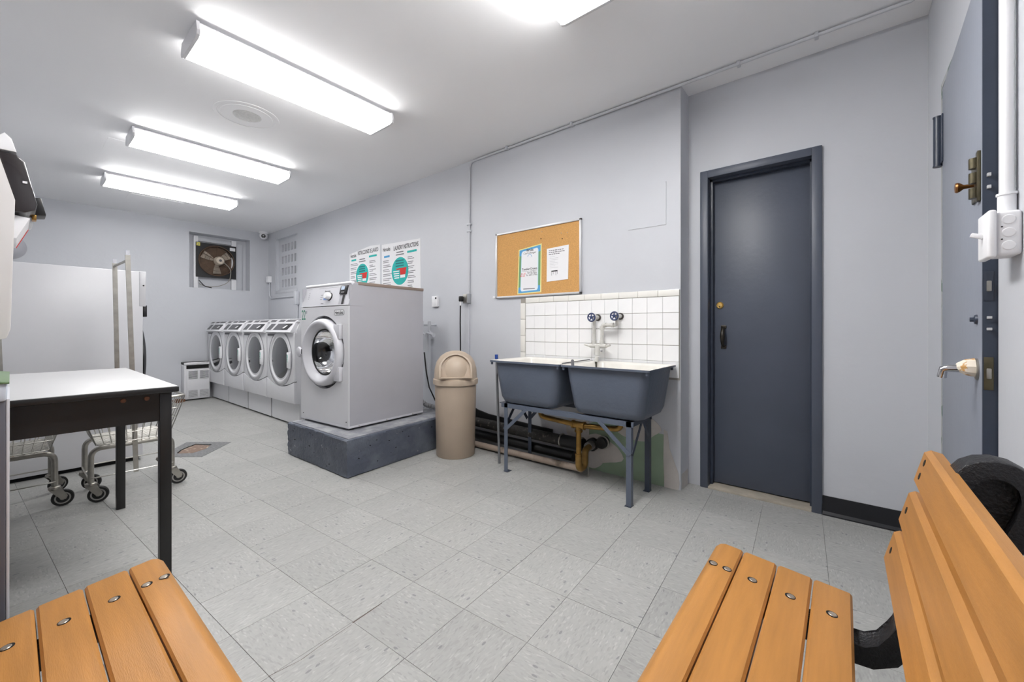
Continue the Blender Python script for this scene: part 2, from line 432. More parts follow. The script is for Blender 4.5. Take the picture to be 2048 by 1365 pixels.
# plaster / drywall repair under the sink (irregular patches, each a few mm proud of the wall)
def blob(cy_, cz, ry, rz, n=26, j=.22, seed=1):
    R = random.Random(seed); ph = [R.uniform(0, 6.28) for _ in range(4)]
    return [(cy_+ry*math.cos(t)*(1+j*(math.sin(2*t+ph[0])*.4+math.sin(3*t+ph[1])*.35+math.sin(5*t+ph[2])*.25)),
             cz+rz*math.sin(t)*(1+j*(math.sin(3*t+ph[3])*.4+math.sin(4*t+ph[0])*.3))) for t in [2*PI*i/n for i in range(n)]]
MB().prism([(1.70, .0), (1.0, .0), (1.0, .375), (1.2, .385), (1.36, .40), (1.55, .39), (1.68, .33)], YZ, XW-.003, XW+.01).build('drywall_patch', GREENB, wall_right, None)
for q, (a, b, c_, d) in enumerate(((1.52, .17, .19, .11), (1.70, .30, .10, .16), (1.20, .40, .17, .10), (1.62, .08, .14, .07))):
    pts = [(y, max(.001, z)) for y, z in blob(a, b, c_, d, seed=q+3)]
    MB().prism(pts, YZ, XW-.0055-.0004*q, XW+.005).build('plaster_patch', PLASTER, wall_right, None)
MB().prism([(.995, 0), (.90, 0), (.893, .05), (.90, .12), (.93, .2), (.96, .28), (.975, .40), (1.0, .41), (1.003, .2)], YZ, XW-.006, XW+.005).build('plaster_patch', PLASTER, wall_right, None)
MB().prism([(1.27, 1.885), (.985, 1.885), (.985, 2.195), (1.27, 2.205)], YZ, XW-.004, XW+.005, bev=.001).build('access_panel', WALL, wall_right, None)
MB().box(2.99, 3.13, YP-.002, YP+.01, 0, .11).build('plaster_patch', PLASTER, wall_right, None)
# ---- window_1: recess in the far wall with boards and an exhaust fan in it
win1 = thing('window_1', 'square wall recess boarded up around the exhaust fan', 'window', (2.235, YF, WIN1[2])); win1['kind'] = 'structure'
o1 = win1.location
yb = YF+.2
MB().box(WIN1[0]+.001, WIN1[1]-.001, yb, yb+.05, WIN1[2]+.001, WIN1[3]-.001).build('backing_panel', WALL, win1, None, o1)
for x0, x1 in ((1.895, 1.955), (2.43, 2.50)):
    MB().box(x0, x1, yb-.06, yb, WIN1[2]+.005, WIN1[3]-.03, bev=.003).build('upright_board', WHITE2, win1, 40, o1)
MB().box(1.955, 2.43, yb-.035, yb, 2.585, 2.64, bev=.003).build('cross_board', WALL, win1, 40, o1)
MB().box(2.50, 2.6, yb-.03, yb, WIN1[2]+.005, 2.62, bev=.003).build('upright_board', WALL, win1, 40, o1)
fan = thing('exhaust_fan', 'rusty brown square exhaust fan mounted in the wall recess', 'fan', (2.2, YF+.1, 1.98)); fo = fan.location
fx, fz, fy = 2.205, 2.275, YF+.115
m = MB()                                                     # square plate with round hole
N = 40
sq = []
for i in range(N):
    a = 2*PI*i/N; k = max(abs(math.cos(a)), abs(math.sin(a))); sq.append((fx+.285*math.cos(a)/k, fz+.285*math.sin(a)/k))
ci = circ(fx, fz, .245, N)
vs = [[m.bm.verts.new((p[0], y, p[1])) for p in L_] for L_, y in ((sq, fy), (ci, fy), (ci, fy+.05), (sq, fy+.02))]
for A, B in ((0, 1), (1, 2), (0, 3)):
    for i in range(N): m.bm.faces.new((vs[A][i], vs[A][(i+1) % N], vs[B][(i+1) % N], vs[B][i]))
m.build('fan_plate', BLACKP, fan, 40, fo)
MB().lathe([(.245, 0), (.246, .01)], (fx, fy+.06, fz), 'y', 40).build('fan_void', FANBR, fan, 40, fo)
m = MB(); m.tube([(fx+.25*math.cos(2*PI*i/40), fy-.012, fz+.25*math.sin(2*PI*i/40)) for i in range(40)], .008, 6, closed=True); m.build('fan_ring', FANBR, fan, 40, fo)
for k in range(3):
    a = math.radians(-90+120*k)+.05; m = MB(); ps = []
    for rr, wd, tw in ((.05, .035, .5), (.14, .07, .42), (.225, .09, .34)):
        for s_ in (-1, 1):
            da = s_*wd/rr if rr > .08 else s_*.6
            ps.append((fx+rr*math.cos(a+da*.7), fy+.02+s_*.02*tw, fz+rr*math.sin(a+da*.7)))
    m._new(ps, [(0, 1, 3, 2), (2, 3, 5, 4)]); r_ = bmesh.ops.solidify(m.bm, geom=m.bm.faces[:], thickness=.003)
    m.build('blade', FANBLADE, fan, 40, fo)
m = MB(); m.lathe([(.0, -.085), (.055, -.08), (.072, -.055), (.074, .02)], (fx+.03, fy, fz+.005), 'y', 20); mo = m.build('motor', FANBLADE, fan, 40, fo)
MB().lathe([(0, -.095), (.02, -.092), (.02, -.07)], (fx+.03, fy, fz+.005), 'y', 12).build('motor_cap', GREYD, mo, 40, fo)
for k in range(4):
    a = PI/4+PI/2*k if k else PI/2
    a = [PI/2, math.radians(205), math.radians(150), math.radians(330)][k]
    MB().tube([(fx+.05*math.cos(a), fy-.02, fz+.05*math.sin(a)), (fx+.25*math.cos(a), fy-.012, fz+.25*math.sin(a))], .004, 6).build('guard_spoke', FANBR, fan, 40, fo)
for rr in (.11, .17, .215):
    MB().tube([(fx+rr*math.cos(2*PI*i/32), fy-.014, fz+rr*math.sin(2*PI*i/32)) for i in range(32)], .002, 5, closed=True).build('guard_wire', FANBR, fan, 40, fo)
MB().box(1.925, 1.975, fy-.002, fy, 2.50, 2.555).build('sticker', pmat('sticker_blue', (60, 120, 170), .6, rgb2=(222, 210, 90), thr=(.5, .52), scale=30), fan, None, fo)
MB().box(2.395, 2.475, fy-.002, fy, 2.475, 2.53).build('sticker', PAPER, fan, None, fo)
MB().tube(bend([(fx+.06, fy-.07, fz), (2.39, fy-.09, 2.15), (2.37, YF+.03, 1.93), (2.22, YF+.03, 1.84), (2.05, YF+.06, 1.82), (1.96, YF+.1, 1.87)], .08), .006, 6).build('cord', pmat('grey_cord', (150, 146, 138), .6), fan, 40, fo)
MB().tube(bend([(2.12, YF+.06, 1.812), (2.02, YF+.05, 1.83), (1.96, YF+.12, 1.93)], .03), .007, 6).build('cord', BLACKP, fan, 40, fo)
# ---- window_2: screen block opening in the long wall
win2 = thing('window_2', 'pale grey painted slotted block screen in the wall above the front loaders', 'window', (XW, 7.36, WIN2[2])); win2['kind'] = 'structure'; o2 = win2.location
xb = XW+.045
MB().box(XW+.16, XW+.2, WIN2[0], WIN2[1], WIN2[2], WIN2[3]).build('backing_panel', pmat('window_back', (120, 122, 124), .8), win2, None, o2)
ncol, nrow = 6, 4; py0, py1, pz0, pz1 = WIN2[0]+.001, WIN2[1]-.1, WIN2[2]+.03, WIN2[3]-.06
m = MB(); cw = (py1-py0)/ncol; rh = (pz1-pz0)/nrow
m.box(xb, xb+.08, WIN2[0]+.001, WIN2[1]-.001, WIN2[2]+.001, pz0); m.box(xb, xb+.08, WIN2[0]+.001, WIN2[1]-.001, pz1, WIN2[3]-.001); m.box(xb, xb+.08, py1, WIN2[1]-.001, pz0, pz1)
for r_ in range(nrow):
    z0 = pz0+r_*rh
    m.box(xb, xb+.08, py0, py1, z0, z0+rh*.17); m.box(xb, xb+.08, py0, py1, z0+rh*.80, z0+rh)
    for c_ in range(ncol+1):
        ya = py0+c_*cw-cw*.22 if c_ else py0; ybb = py0+c_*cw+cw*.22 if c_ < ncol else py1
        m.box(xb, xb+.08, ya, ybb, z0+rh*.17, z0+rh*.80)
m.build('slotted_screen', WALL, win2, None, o2)
MB().box(XW-.006, XW-.0005, WIN2[1]+.003, WIN2[1]+.05, WIN2[2]-.05, WIN2[3]+.04, bev=.002).build('window_frame', WALL, win2, 40, o2)
MB().box(XW-.006, XW-.0005, WIN2[0]-.0, WIN2[1], WIN2[2]-.05, WIN2[2]-.003, bev=.002).build('window_frame', WALL, win2, 40, o2)
# ---- door_1
d1 = thing('door_1', 'slate blue metal door in a matching frame beside the sink', 'door', (XD+.09, .45, 0)); d1['kind'] = 'structure'; od = d1.location
m = MB(); fw = .052
m.box(XD-.02, XD+.09, DY1-fw, DY1, 0, DZ, bev=.004); fr1 = m.build('frame_jamb', SLATE, d1, 40, od)
MB().box(XD-.02, XD+.09, DY0, DY0+fw, 0, DZ, bev=.004).build('frame_jamb', SLATE, d1, 40, od)
MB().box(XD-.0195, XD+.0895, DY0+fw-.001, DY1-fw+.001, DZ-fw, DZ-.0005, bev=.003).build('frame_head', SLATE, d1, 40, od)
for y0, y1 in ((DY1-fw-.016, DY1-fw), (DY0+fw, DY0+fw+.012)):
    MB().box(XD+.045, XD+.09, y0, y1, 0, DZ-fw).build('door_stop', SLATE_D, d1, None, od)
MB().box(XD+.045, XD+.09, DY0+fw, DY1-fw, DZ-fw-.016, DZ-fw).build('door_stop', SLATE_D, d1, None, od)
leaf = MB().box(XD+.09, XD+.134, DY0+.045, DY1-.045, .022, DZ-.05, bev=.002).build('leaf', SLATE, d1, 40, od)
m = MB(); m.lathe([(.024, 0), (.024, .006), (.021, .009), (.017, .007), (.016, .009), (0, .010)], (XD+.09, .692, 1.307), '-x', 28); lk = m.build('lock_cylinder', pmat('polished_brass', (214, 178, 104), .25, metal=.8), leaf, 40, od)
MB().box(XD+.078, XD+.081, .689, .695, 1.290, 1.301).build('keyway', BLACKP, leaf, None, od)
m = MB(); hy = .668
m.tube([(XD+.088, hy, 1.145), (XD+.055, hy, 1.13), (XD+.045, hy, 1.08), (XD+.055, hy, 1.03), (XD+.088, hy, 1.012)], [.010, .011, .016, .011, .010], 10)
for zz in (1.150, 1.006): m.box(XD+.083, XD+.09, hy-.018, hy+.018, zz-.012, zz+.012, bev=.003)
m.build('pull_handle', pmat('dark_bronze', (62, 58, 52), .35, metal=.6, var=.3, scale=30), leaf, 40, od)
MB().box(XD-.02, XD+.12, DY0+fw, DY1-fw, -.002, .014, bev=.003).build('threshold', pmat('worn_marble', (172, 164, 150), .6, var=.15, scale=12), d1, 40, od)
# ---- baseboard
m = MB(); m.prism([(XD, 0), (XD-.022, 0), (XD-.022, .008), (XD-.008, .022), (XD-.006, .115), (XD, .115)], XZ, YN+.002, DY0-.002)
bb = struct(m.build('baseboard_right', pmat('black_cove', (24, 25, 30), .35, var=.1), None, 40), 'black vinyl cove base at the foot of the alcove wall', 'baseboard')
# ---- door_2 (ajar a little, hung on the right edge wall)
d2 = thing('door_2', 'light slate door ajar with rim latch and broken lever knob', 'door', (2.715, -.362, 0), 0); d2['kind'] = 'structure'
LW = .845
d2.rotation_euler = (0, 0, math.radians(-1.9))
m = MB(); m.box(-LW, 0, -.038, .006, .012, 2.25, bev=.0015); leaf2 = m.build('leaf', SLATE_L, d2, 40)
m = MB(); m.box(-LW-.0015, -LW+.0005, -.0375, .0045, .012, 2.25); m.build('leaf_edge', SLATE_D, leaf2, 40)
for zc in (2.016,  .35):
    m = MB(); m.tube([(.028, .018, zc-.112), (.028, .018, zc+.112)], .016, 12); m.tube([(.028, .018, zc+.112), (.028, .018, zc+.118)], .018, 12); m.tube([(.028, .018, zc-.118), (.028, .018, zc-.112)], .018, 12)
    m.box(-.03, .028, .006, .012, zc-.11, zc+.11, bev=.002); m.build('hinge', SLATE_D, d2, 40)
m = MB(); lx = -LW+.005
m.box(lx, lx+.028, .006, .014, 1.535, 1.69, bev=.002)
m.box(lx+.005, lx+.11, .006, .012, 1.545, 1.68, bev=.003)
rl = m.build('rim_latch', BRONZE, d2, 40)
for zz in (1.565, 1.612, 1.658): MB().tube([(lx+.028, .016, zz-.016), (lx+.028, .016, zz+.016)], .013, 12).build('latch_barrel', BRONZE, rl, 40)
MB().lathe([(.006, 0), (.007, .022), (.014, .03), (.017, .036), (.015, .041), (0, .043)], (lx+.07, .012, 1.60), 'y', 16).build('latch_knob', pmat('copper_knob', (150, 104, 62), .3, metal=.8), rl, 40)
for zz in (1.57, 1.607): MB().box(-LW-.012, -LW, -.012, -.004, zz-.005, zz+.005, bev=.001).build('latch_bolt', ALU, leaf2, 40)
m = MB(); kx = -LW+.06; kz = 1.012
m.lathe([(.034, 0), (.034, .004), (.03, .006)], (kx, .006, kz), 'y', 20); rz = m.build('rosette', STEEL, d2, 40)
m = MB(); m.lathe([(.03, 0), (.026, .02), (.018, .032), (.012, .04)], (kx, .012, kz+.005), 'y', 9); m.build('broken_collar', pmat('chipped_white', (226, 216, 200), .7, rgb2=(196, 150, 90), thr=(.58, .62), scale=40), rz, 20)
m = MB(); m.tube(bend([(kx, .02, kz), (kx, .075, kz), (kx+.05, .082, kz-.035)], .012), [.013]*9, 12) if False else m.tube([(kx, .02, kz), (kx, .07, kz), (kx+.004, .08, kz-.004), (kx+.012, .083, kz-.03)], .012, 12)
m.build('lever', CHROME, rz, 40)
MB().lathe([(.016, 0), (.014, .006), (.007, .008), (.007, .016), (0, .017)], (kx+.005, .006, 1.17), 'y', 16).build('thumb_turn', SLATE_D, d2, 40)
for z0, z1 in ((1.225, 1.315), (.955, 1.055)):
    pl = MB().box(-LW-.004, -LW-.0015, -.018, .002, z0, z1, bev=.001).build('latch_plate', pmat('painted_plate', (60, 66, 78), .35, metal=.4) if z0 > 1.1 else BRONZE, leaf2, 40)
    MB().box(-LW-.012, -LW-.004, -.013, -.003, (z0+z1)/2-.016, (z0+z1)/2+.016, bev=.002).build('latch_tongue', STEEL, pl, 40)
for zz in (1.14, 1.175): MB().box(-LW-.012, -LW, -.014, -.004, zz-.004, zz+.004, bev=.001).build('latch_bolt', ALU, leaf2, 40)
m = MB(); m.box(2.735, 2.757, YN-.005, YN+.003, 0, 2.262); m.box(1.862, 2.757, YN-.005, YN+.003, 2.262, 2.285); struct(m.build('trim_1', pmat('chipped_trim', (176, 178, 178), .6, rgb2=(120, 136, 126), thr=(.58, .6), scale=9), None, None), 'thin chipped trim around the ajar door', 'trim')
# ================================================================== CEILING THINGS
def make_light():
    t = thing('ceiling_light', '', 'light', (0, 0, 0), 0, 'wraparound fluorescent ceiling lights')
    L2, hw = .625, .165
    MB().box(-L2+.01, L2-.01, -.09, .09, -.034, 0, bev=.003).build('housing', WHITE, t, 40)
    prof = [(-hw, -.088), (-hw+.008, -.102), (-hw+.03, -.11), (hw-.03, -.11), (hw-.008, -.102), (hw, -.088)]
    m = MB(); m.prism(prof, YZ, -L2+.014, L2-.014); df = m.build('diffuser', DIFF, t, 30)
    for s_ in (-1, 1):
        m = MB(); m.prism([(s_*(hw-.022), -.040), (s_*hw, -.088), (s_*(hw-.06), -.088), (s_*(hw-.06), -.040)], YZ, -L2+.014, L2-.014); m.build('diffuser_side', DIFF_S, df, None)
        MB().box(-L2+.012, L2-.012, min(s_*.085, s_*(hw-.018)), max(s_*.085, s_*(hw-.018)), -.040, -.032).build('side_rail', WHITE, t, None)
    cap = [(-hw+.016, -.026), (-hw-.003, -.084), (-hw+.006, -.105), (-hw+.03, -.114), (hw-.03, -.114), (hw-.006, -.105), (hw+.003, -.084), (hw-.016, -.026)]
    for s_ in (-1, 1):
        m = MB(); m.prism(cap, YZ, s_*L2, s_*(L2-.016)); m.build('end_cap', WHITE, t, 30)
    return t
lights = [(2.885, 'largest fluorescent ceiling light in full view, nearest the camera'), (1.00, 'fluorescent ceiling light cut off by the top edge of the photo'),
          (4.735, 'middle fluorescent ceiling light of the three in a row'), (6.33, 'farthest and smallest fluorescent ceiling light near the end wall')]
L0 = make_light()
for k, (y, lab) in enumerate(lights):
    t = L0 if k == 0 else copy_tree(L0)
    t.location = (1.262 if y > 1.5 else 1.225, y, ZC); t['label'] = lab
    for ch in kids(t):
        for o in [ch]+kids(ch):
            if 'diffuser' in o.name:
                sl = o.material_slots[0]; sl.link = 'OBJECT'; sl.material = DIFFS[k][1 if 'side' in o.name else 0]
m = MB(); m.lathe([(.225, 0), (.222, -.003), (.20, -.004), (.197, -.002), (.18, -.002), (.176, -.005), (.10, -.004), (.098, -.001)], (1.20, 3.72, ZC), 'z', 40)
sv = thing('ceiling_vent', 'round flush ceiling vent with a grey centre between two lights', 'vent', (1.20, 3.72, ZC)); ov = sv.location
m.build('vent_ring', CEIL, sv, 30, ov)
MB().lathe([(.097, -.001), (.09, -.004), (0, -.005)], (1.20, 3.72, ZC), 'z', 32).build('vent_grille', pmat('vent_grey', (208, 208, 206), .8, var=.1, scale=60), sv, 30, ov)
# ceiling conduit and the drop to the outlet
cz = ZC-.016; cxx = XW-.013
con = thing('conduit', 'thin painted conduit along the ceiling edge dropping to the outlet box', 'conduit', (cxx, 2.95, 1.49)); oc = con.location
path = bend([(cxx, YN+.06, cz), (cxx, 2.955, cz), (cxx, 2.965, 1.49)], .07)
path = [Vector((cxx-.12, YN+.005, cz)), Vector((cxx-.07, YN+.03, cz)), Vector((cxx-.02, YN+.09, cz))]+path[1:]
MB().tube(path, .0105, 10).build('pipe', WALL, con, 40, oc)
for y in (.12, .52, 1.75, 2.45): 
    m = MB(); m.box(cxx-.03, cxx+.012, y-.010, y+.010, cz-.013, cz+.015, bev=.003); m.build('clip', WALL, con, 40, oc)
for z in (2.2, 2.13): MB().box(cxx-.013, cxx+.012, 2.935, 2.99, z-.009, z+.009, bev=.003).build('clip', WALL, con, 40, oc)
MB().tube([(cxx, 2.965, 1.40), (cxx, 2.965, 1.0), (cxx, 2.965, .42)], .006, 8).build('lower_pipe', WALL, con, 40, oc)
ob = thing('outlet_box', 'grey outlet box with a black plug above the trash can', 'outlet', (XW-.03, 2.985, 1.395)); oo = ob.location
MB().box(XW-.05, XW, 2.945, 3.02, 1.392, 1.492, bev=.005).build('box', pmat('grey_box', (160, 162, 166), .5), ob, 40, oo)
MB().box(XW-.054, XW-.05, 2.955, 3.01, 1.40, 1.484, bev=.001).build('cover_plate', STEEL, ob, 40, oo)
pc = thing('power_cord', 'black plug and cord hanging from the outlet box', 'cord', (XW-.07, 3.02, 1.42)); op = pc.location
MB().box(XW-.095, XW-.055, 3.0, 3.035, 1.41, 1.465, bev=.008).build('plug', BLACKP, pc, 40, op)
MB().tube([(XW-.08, 3.018, 1.415), (XW-.08, 3.018, 1.39), (XW-.08, 3.02, 1.37)], .007, 8).build('plug_neck', WHITE2, pc, 40, op)
MB().tube([(XW-.08, 3.02, 1.375), (XW-.078, 3.025, 1.2), (XW-.06, 3.04, .9), (XW-.05, 3.05, .5), (XW-.05, 3.1, .38)], .0065, 8).build('cord', BLACKP, pc, 40, op)
o = tag(recenter(MB().box(XW-.03, XW, 3.44, 3.53, 1.375, 1.49, bev=.004).build('junction_box', WHITE2, None, 40)), 'small white blank box on the wall beside the tall washer', 'box')
MB().box(XW-.036, XW-.03, 3.45, 3.468, 1.46, 1.478, bev=.002).build('screw_hole', BLACKP, o, 40, o.location)
# wall valves behind the washer
vt = thing('water_valves', 'painted pipe valves on the wall behind the tall washer', 'valve', (XW-.03, 3.55, 1.05)); oz = vt.location
for y in (3.62, 3.50):
    m = MB(); m.tube(bend([(XW, y, 1.175), (XW-.09, y, 1.175), (XW-.09, y, 1.10), (XW-.05, y-.03, 1.06)], .02), .013, 10)
    m.tube([(XW-.09, y, 1.155), (XW-.09, y, 1.215)], .018, 10); m.tube([(XW-.09, y+.03, 1.09), (XW-.09, y-.06, 1.07)], .012, 10); m.lathe([(.022, 0), (.022, .01)], (XW-.09, y-.065, 1.065), '-y', 12)
    m.build('valve', WALL, vt, 40, oz)
MB().tube([(XW-.03, 3.6, 1.1), (XW-.03, 3.6, .5)], .012, 8).build('riser', WALL, vt, 40, oz)
# corner dome camera, junction boxes and conduit by the far corner
dc = thing('security_camera', 'white dome security camera in the far ceiling corner', 'camera', (2.83, 8.05, 2.76)); o_ = dc.location
m = MB(); m.lathe([(.072, 0), (.072, -.02), (.062, -.026)], (2.845, 8.02, 2.85), 'z', 24); m.build('base', WHITE2, dc, 40, o_)
m = MB(); m.lathe([(.02, .058), (.056, .034), (.066, 0), (.056, -.034), (.03, -.058), (0, -.066)], (2.845, 8.02, 2.785), 'z', 24); m.build('ball', WHITE2, dc, 40, o_)
dv = Vector((-.35, -.9, -.25)).normalized(); a_ = dv.cross(Vector((0, 0, 1))).normalized(); b_ = a_.cross(dv)
m = MB(); m.lathe([(.034, .052), (.034, .066), (.02, .068), (.018, .062), (0, .064)], (2.845, 8.02, 2.785), (a_, b_, dv), 20); m.build('lens', BLACKP, dc, 40, o_)
o = tag(recenter(MB().box(XW-.055, XW, 7.98, 8.09, 1.96, 2.07, bev=.005).build('junction_box', WHITE2, None, 40)), 'painted junction box in the far corner below the dome camera', 'box')
cj = thing('conduit', 'painted conduit bending from the corner box to behind the tall washer', 'conduit', (XW-.015, 7.9, 1.6)); o_ = cj.location
MB().tube(bend([(XW-.015, 8.03, 1.965), (XW-.015, 8.03, 1.67), (XW-.015, 6.95, 1.665)], .1), .012, 10).build('pipe', WALL, cj, 40, o_)
MB().box(XW-.06, XW, 6.86, 6.95, 1.52, 1.74, bev=.006).build('wall_box', WALL, cj, 40, o_)
MB().tube([(XW-.02, 6.9, 1.55), (XW-.02, 6.9, 1.25)], .012, 8).build('drop_pipe', WALL, cj, 40, o_)
# switch box and conduit at the right edge
sw = thing('light_switch', 'thickly painted white switch box and conduit at the right edge', 'switch', (1.69, YN, 1.33)); o_ = sw.location
m = MB(); m.box(1.645, 1.735, YN, YN+.045, 1.335, 1.452, bev=.008, seg=3); bx_ = m.build('switch_box', WHITE2, sw, 40, o_)
m = MB(); m.box(1.638, 1.742, YN+.045, YN+.062, 1.33, 1.457, bev=.006, seg=3); m.build('cover', WHITE2, sw, 40, o_)
for zz in (1.36, 1.394, 1.428): MB().lathe([(.013, 0), (.011, .002), (0, .002)], (1.645, YN+.024, zz), '-x', 16).build('knockout', WHITE2, bx_, 40, o_)
for zz in (1.377, 1.41): MB().lathe([(.002, 0), (.002, .001), (0, .001)], (1.6445, YN+.036, zz), '-x', 8).build('screw_hole', BLACKP, bx_, 40, o_)
MB().box(1.684, 1.694, YN+.06, YN+.085, 1.392, 1.404, bev=.002, rot=Matrix.Rotation(.35, 3, 'X')).build('toggle', WHITE2, sw, 40, o_)
MB().tube([(1.69, YN+.018, 1.44), (1.69, YN+.018, 2.84)], .0135, 14).build('conduit', WHITE2, sw, 40, o_)
MB().tube([(1.69, YN+.018, 1.452), (1.69, YN+.018, 1.50)], .0175, 14).build('coupling', WHITE2, sw, 40, o_)
MB().tube([(1.69, YN+.018, 1.50), (1.69, YN+.018, 1.506)], .02, 14).build('coupling_ring', WHITE2, sw, 40, o_)
# domed cover on the far wall
m = MB(); m.lathe([(.155, 0), (.155, .012), (.145, .018), (.13, .05), (.09, .085), (.04, .1), (0, .103)], (-.02, YF, 2.16), '-y', 32)
tag(recenter(m.build('round_cover', SILVER, None, 40)), 'grey domed round cover on the end wall above the large dryer', 'cover')

# ================================================================== FOUR FRONT LOADERS
def make_loader():
    t = thing('washer', '', 'washer', (0, 0, 0), 0, 'row of four white front loading machines')
    Wd, D = .795, .80
    # local: x from front (0) back to D, y from 0 (near) to Wd, z from floor
    MB().box(.06, D-.06, .012, Wd-.012, .02, .27).build('base', WHITE, t, None)
    MB().box(.10, D-.08, .02, Wd-.02, .0, .02).build('toe_gap', BLACKP, t, None)
    MB().prism([(.03, .27), (.03, 1.11), (.06, 1.20), (.10, 1.235), (D, 1.235), (D, .27)], XZ, .006, Wd-.006).build('cabinet', WHITE, t, None)
    # lower front panel with the dipping top edge, a dark seam behind the gap
    MB().box(.024, .029, .01, Wd-.01, .42, .56).build('panel_seam', GREYD, t, None)
    pts = [(.008, .275), (Wd-.008, .275)]
    for i in range(13):
        u = 1-i/12.0; pts.append((.008+u*(Wd-.016), .52-.075*math.sin(PI*u)**1.0*(1 if 0 < u < 1 else 0)))
    MB().prism(pts, YZ, .0, .035, bev=.004).build('lower_panel', WHITE, t, 40)
    pts = [(.008, 1.10), (Wd-.008, 1.10)]
    pts = []
    for i in range(13):
        u = i/12.0; pts.append((.008+u*(Wd-.016), .531-.075*math.sin(PI*u)))
    pts += [(Wd-.008, 1.085), (.008, 1.085)]
    MB().prism(pts, YZ, .004, .035, bev=.004).build('front_panel', WHITE, t, 40)
    cp = MB().prism([(-.035, 1.092), (.0, 1.075), (.05, 1.085), (.10, 1.205), (.03, 1.215)], XZ, .03, Wd-.03, bev=.004).build('console', WHITE, t, 40)
    def slope(y0, y1, s0, s1, lift, name, mat):
        a, b = Vector((-.035, 1.092)), Vector((.03, 1.215)); n_ = Vector((-.884, .467))
        q = [a.lerp(b, s0)+n_*lift, a.lerp(b, s1)+n_*lift]
        k = .05
        MB().quad((q[0].x, y0+k, q[0].y), (q[0].x, y1+k, q[0].y), (q[1].x, y1-k*.4, q[1].y), (q[1].x, y0-k*.4, q[1].y)).build(name, mat, cp, None)
    slope(.10, .50, .2, .82, .0012, 'display_panel', GREYD); slope(.09, .26, .24, .78, .0018, 'display_window', BLACKP); slope(.56, .70, .2, .82, .0012, 'coin_panel', GREYD)
    slope(.20, .25, .36, .64, .0026, 'display_light', PAPER)
    for y0, y1 in ((.06, .31), (.35, .52), (.6, .76)):
        MB().quad((.0285, y0, 1.215), (.0285, y1, 1.215), (.0585, y1, 1.24), (.0585, y0, 1.24)).build('instruction_strip', GREYD, cp, None)
    MB().prism([(.03, 1.212), (.06, 1.238), (.10, 1.238), (.10, 1.20)], XZ, .012, Wd-.012).build('console_top', WHITE, t, None)
    MB().box(.30, D, .0+.03, Wd-.03, 1.235, 1.262, bev=.006).build('rear_ledge', WHITE, t, 40)
    for y0 in (.2, .52): MB().box(.298, .3, y0, y0+.12, 1.243, 1.254).build('ledge_label', GREYD, t, None)
    MB().box(-.002, .004, .58, .76, 1.045, 1.068).build('name_plate', GREYD, t, None)
    cy_, cz_ = Wd/2, .785
    m = MB(); m.lathe([(.318, .0), (.318, .018), (.308, .031), (.292, .036), (.276, .034), (.266, .026), (.264, .018), (.264, .0)], (.03, cy_, cz_), '-x', 48, caps=False); dr = m.build('door_ring', WHITE, t, 50)
    m = MB(); m.lathe([(.267, .022), (.20, .034), (.10, .042), (0, .044)], (.03, cy_, cz_), '-x', 48, caps=False); m.build('door_glass', GLASSD, dr, 50)
    m = MB(); m.lathe([(.336, .0), (.334, .004), (.316, .004)], (.0045, cy_, cz_-.004), '-x', 48, caps=False); m.build('door_shadow_ring', pmat('shadow_ring_grey', (150, 150, 154), .6), t, 50)  # grey ring with the door ring's shadow put into its colour
    hd = MB().box(-.022, .0, cy_-.315, cy_-.235, cz_-.11, cz_+.075, bev=.009).build('door_handle', WHITE2, dr, 40)
    MB().box(-.02, -.0, cy_-.237, cy_-.212, cz_-.11, cz_+.08, bev=.004).build('handle_grip', BLACKP, hd, 40)
    MB().box(-.0235, -.0215, cy_-.275, cy_-.25, cz_-.04, cz_+.05).build('handle_sticker', pmat('sticker_mint', (120, 178, 168), .6, rgb2=(214, 224, 222), thr=(.5, .6), scale=40), hd, None)
    return t
lab = ['white front loader nearest the tall washer, dark door showing a reflection', 'second white front loader from the tall washer', 'third white front loader from the tall washer', 'farthest white front loader, beside the radiator cover']
W0 = make_loader()
for k in range(4):
    t = W0 if k == 0 else copy_tree(W0)
    t.location = (2.03, 4.83+.808*k, 0); t['label'] = lab[k]
# ================================================================== RADIATOR COVER
rd = thing('radiator_cover', 'white metal radiator cover with louvred openings in the far corner', 'radiator', (1.93, YF-.09, 0)); ord_ = rd.location
ry0, rx0, rx1, rz1 = YF-.19, 1.70, 2.028, .60
MB().box(rx0, rx1, ry0+.012, YF, .02, rz1, bev=.004).build('case', WHITE, rd, 40, ord_)
m = MB(); m.box(rx0+.035, rx1, ry0, ry0+.014, .03, .48, bev=.003); fp = m.build('front_panel', WHITE, rd, 40, ord_)
MB().box(rx0, rx1, ry0-.004, YF, rz1-.04, rz1, bev=.004).build('top_lid', WHITE, rd, 40, ord_)
MB().box(rx0+.03, rx1-.01, ry0+.006, ry0+.013, .50, .555).build('top_slot', DARKHOLE, rd, None, ord_)
for zc_, hh in ((.40, .13), (.105, .11)):
    for x0 in (1.755, 1.90):
        MB().box(x0, x0+.115, ry0-.0008, ry0+.001, zc_-hh/2, zc_+hh/2).build('louvre_opening', GREYD, fp, None, ord_)
        for k in range(8):
            z = zc_-hh/2+hh*(k+.5)/8
            MB().box(x0-.001, x0+.116, ry0-.006, ry0-.0004, z-.0045, z+.0035, rot=Matrix.Rotation(.4, 3, 'X')).build('louvre', WHITE, fp, None, ord_)
m = MB()
for k in range(14):
    x, y, s_ = random.uniform(1.60, 1.665), random.uniform(YF-.25, YF-.02), random.uniform(.012, .035)
    m.box(x-s_, x+s_, y-s_, y+s_, 0, s_*random.uniform(.6, 1.8), rot=Matrix.Rotation(random.uniform(0, 1), 3, 'Z'))
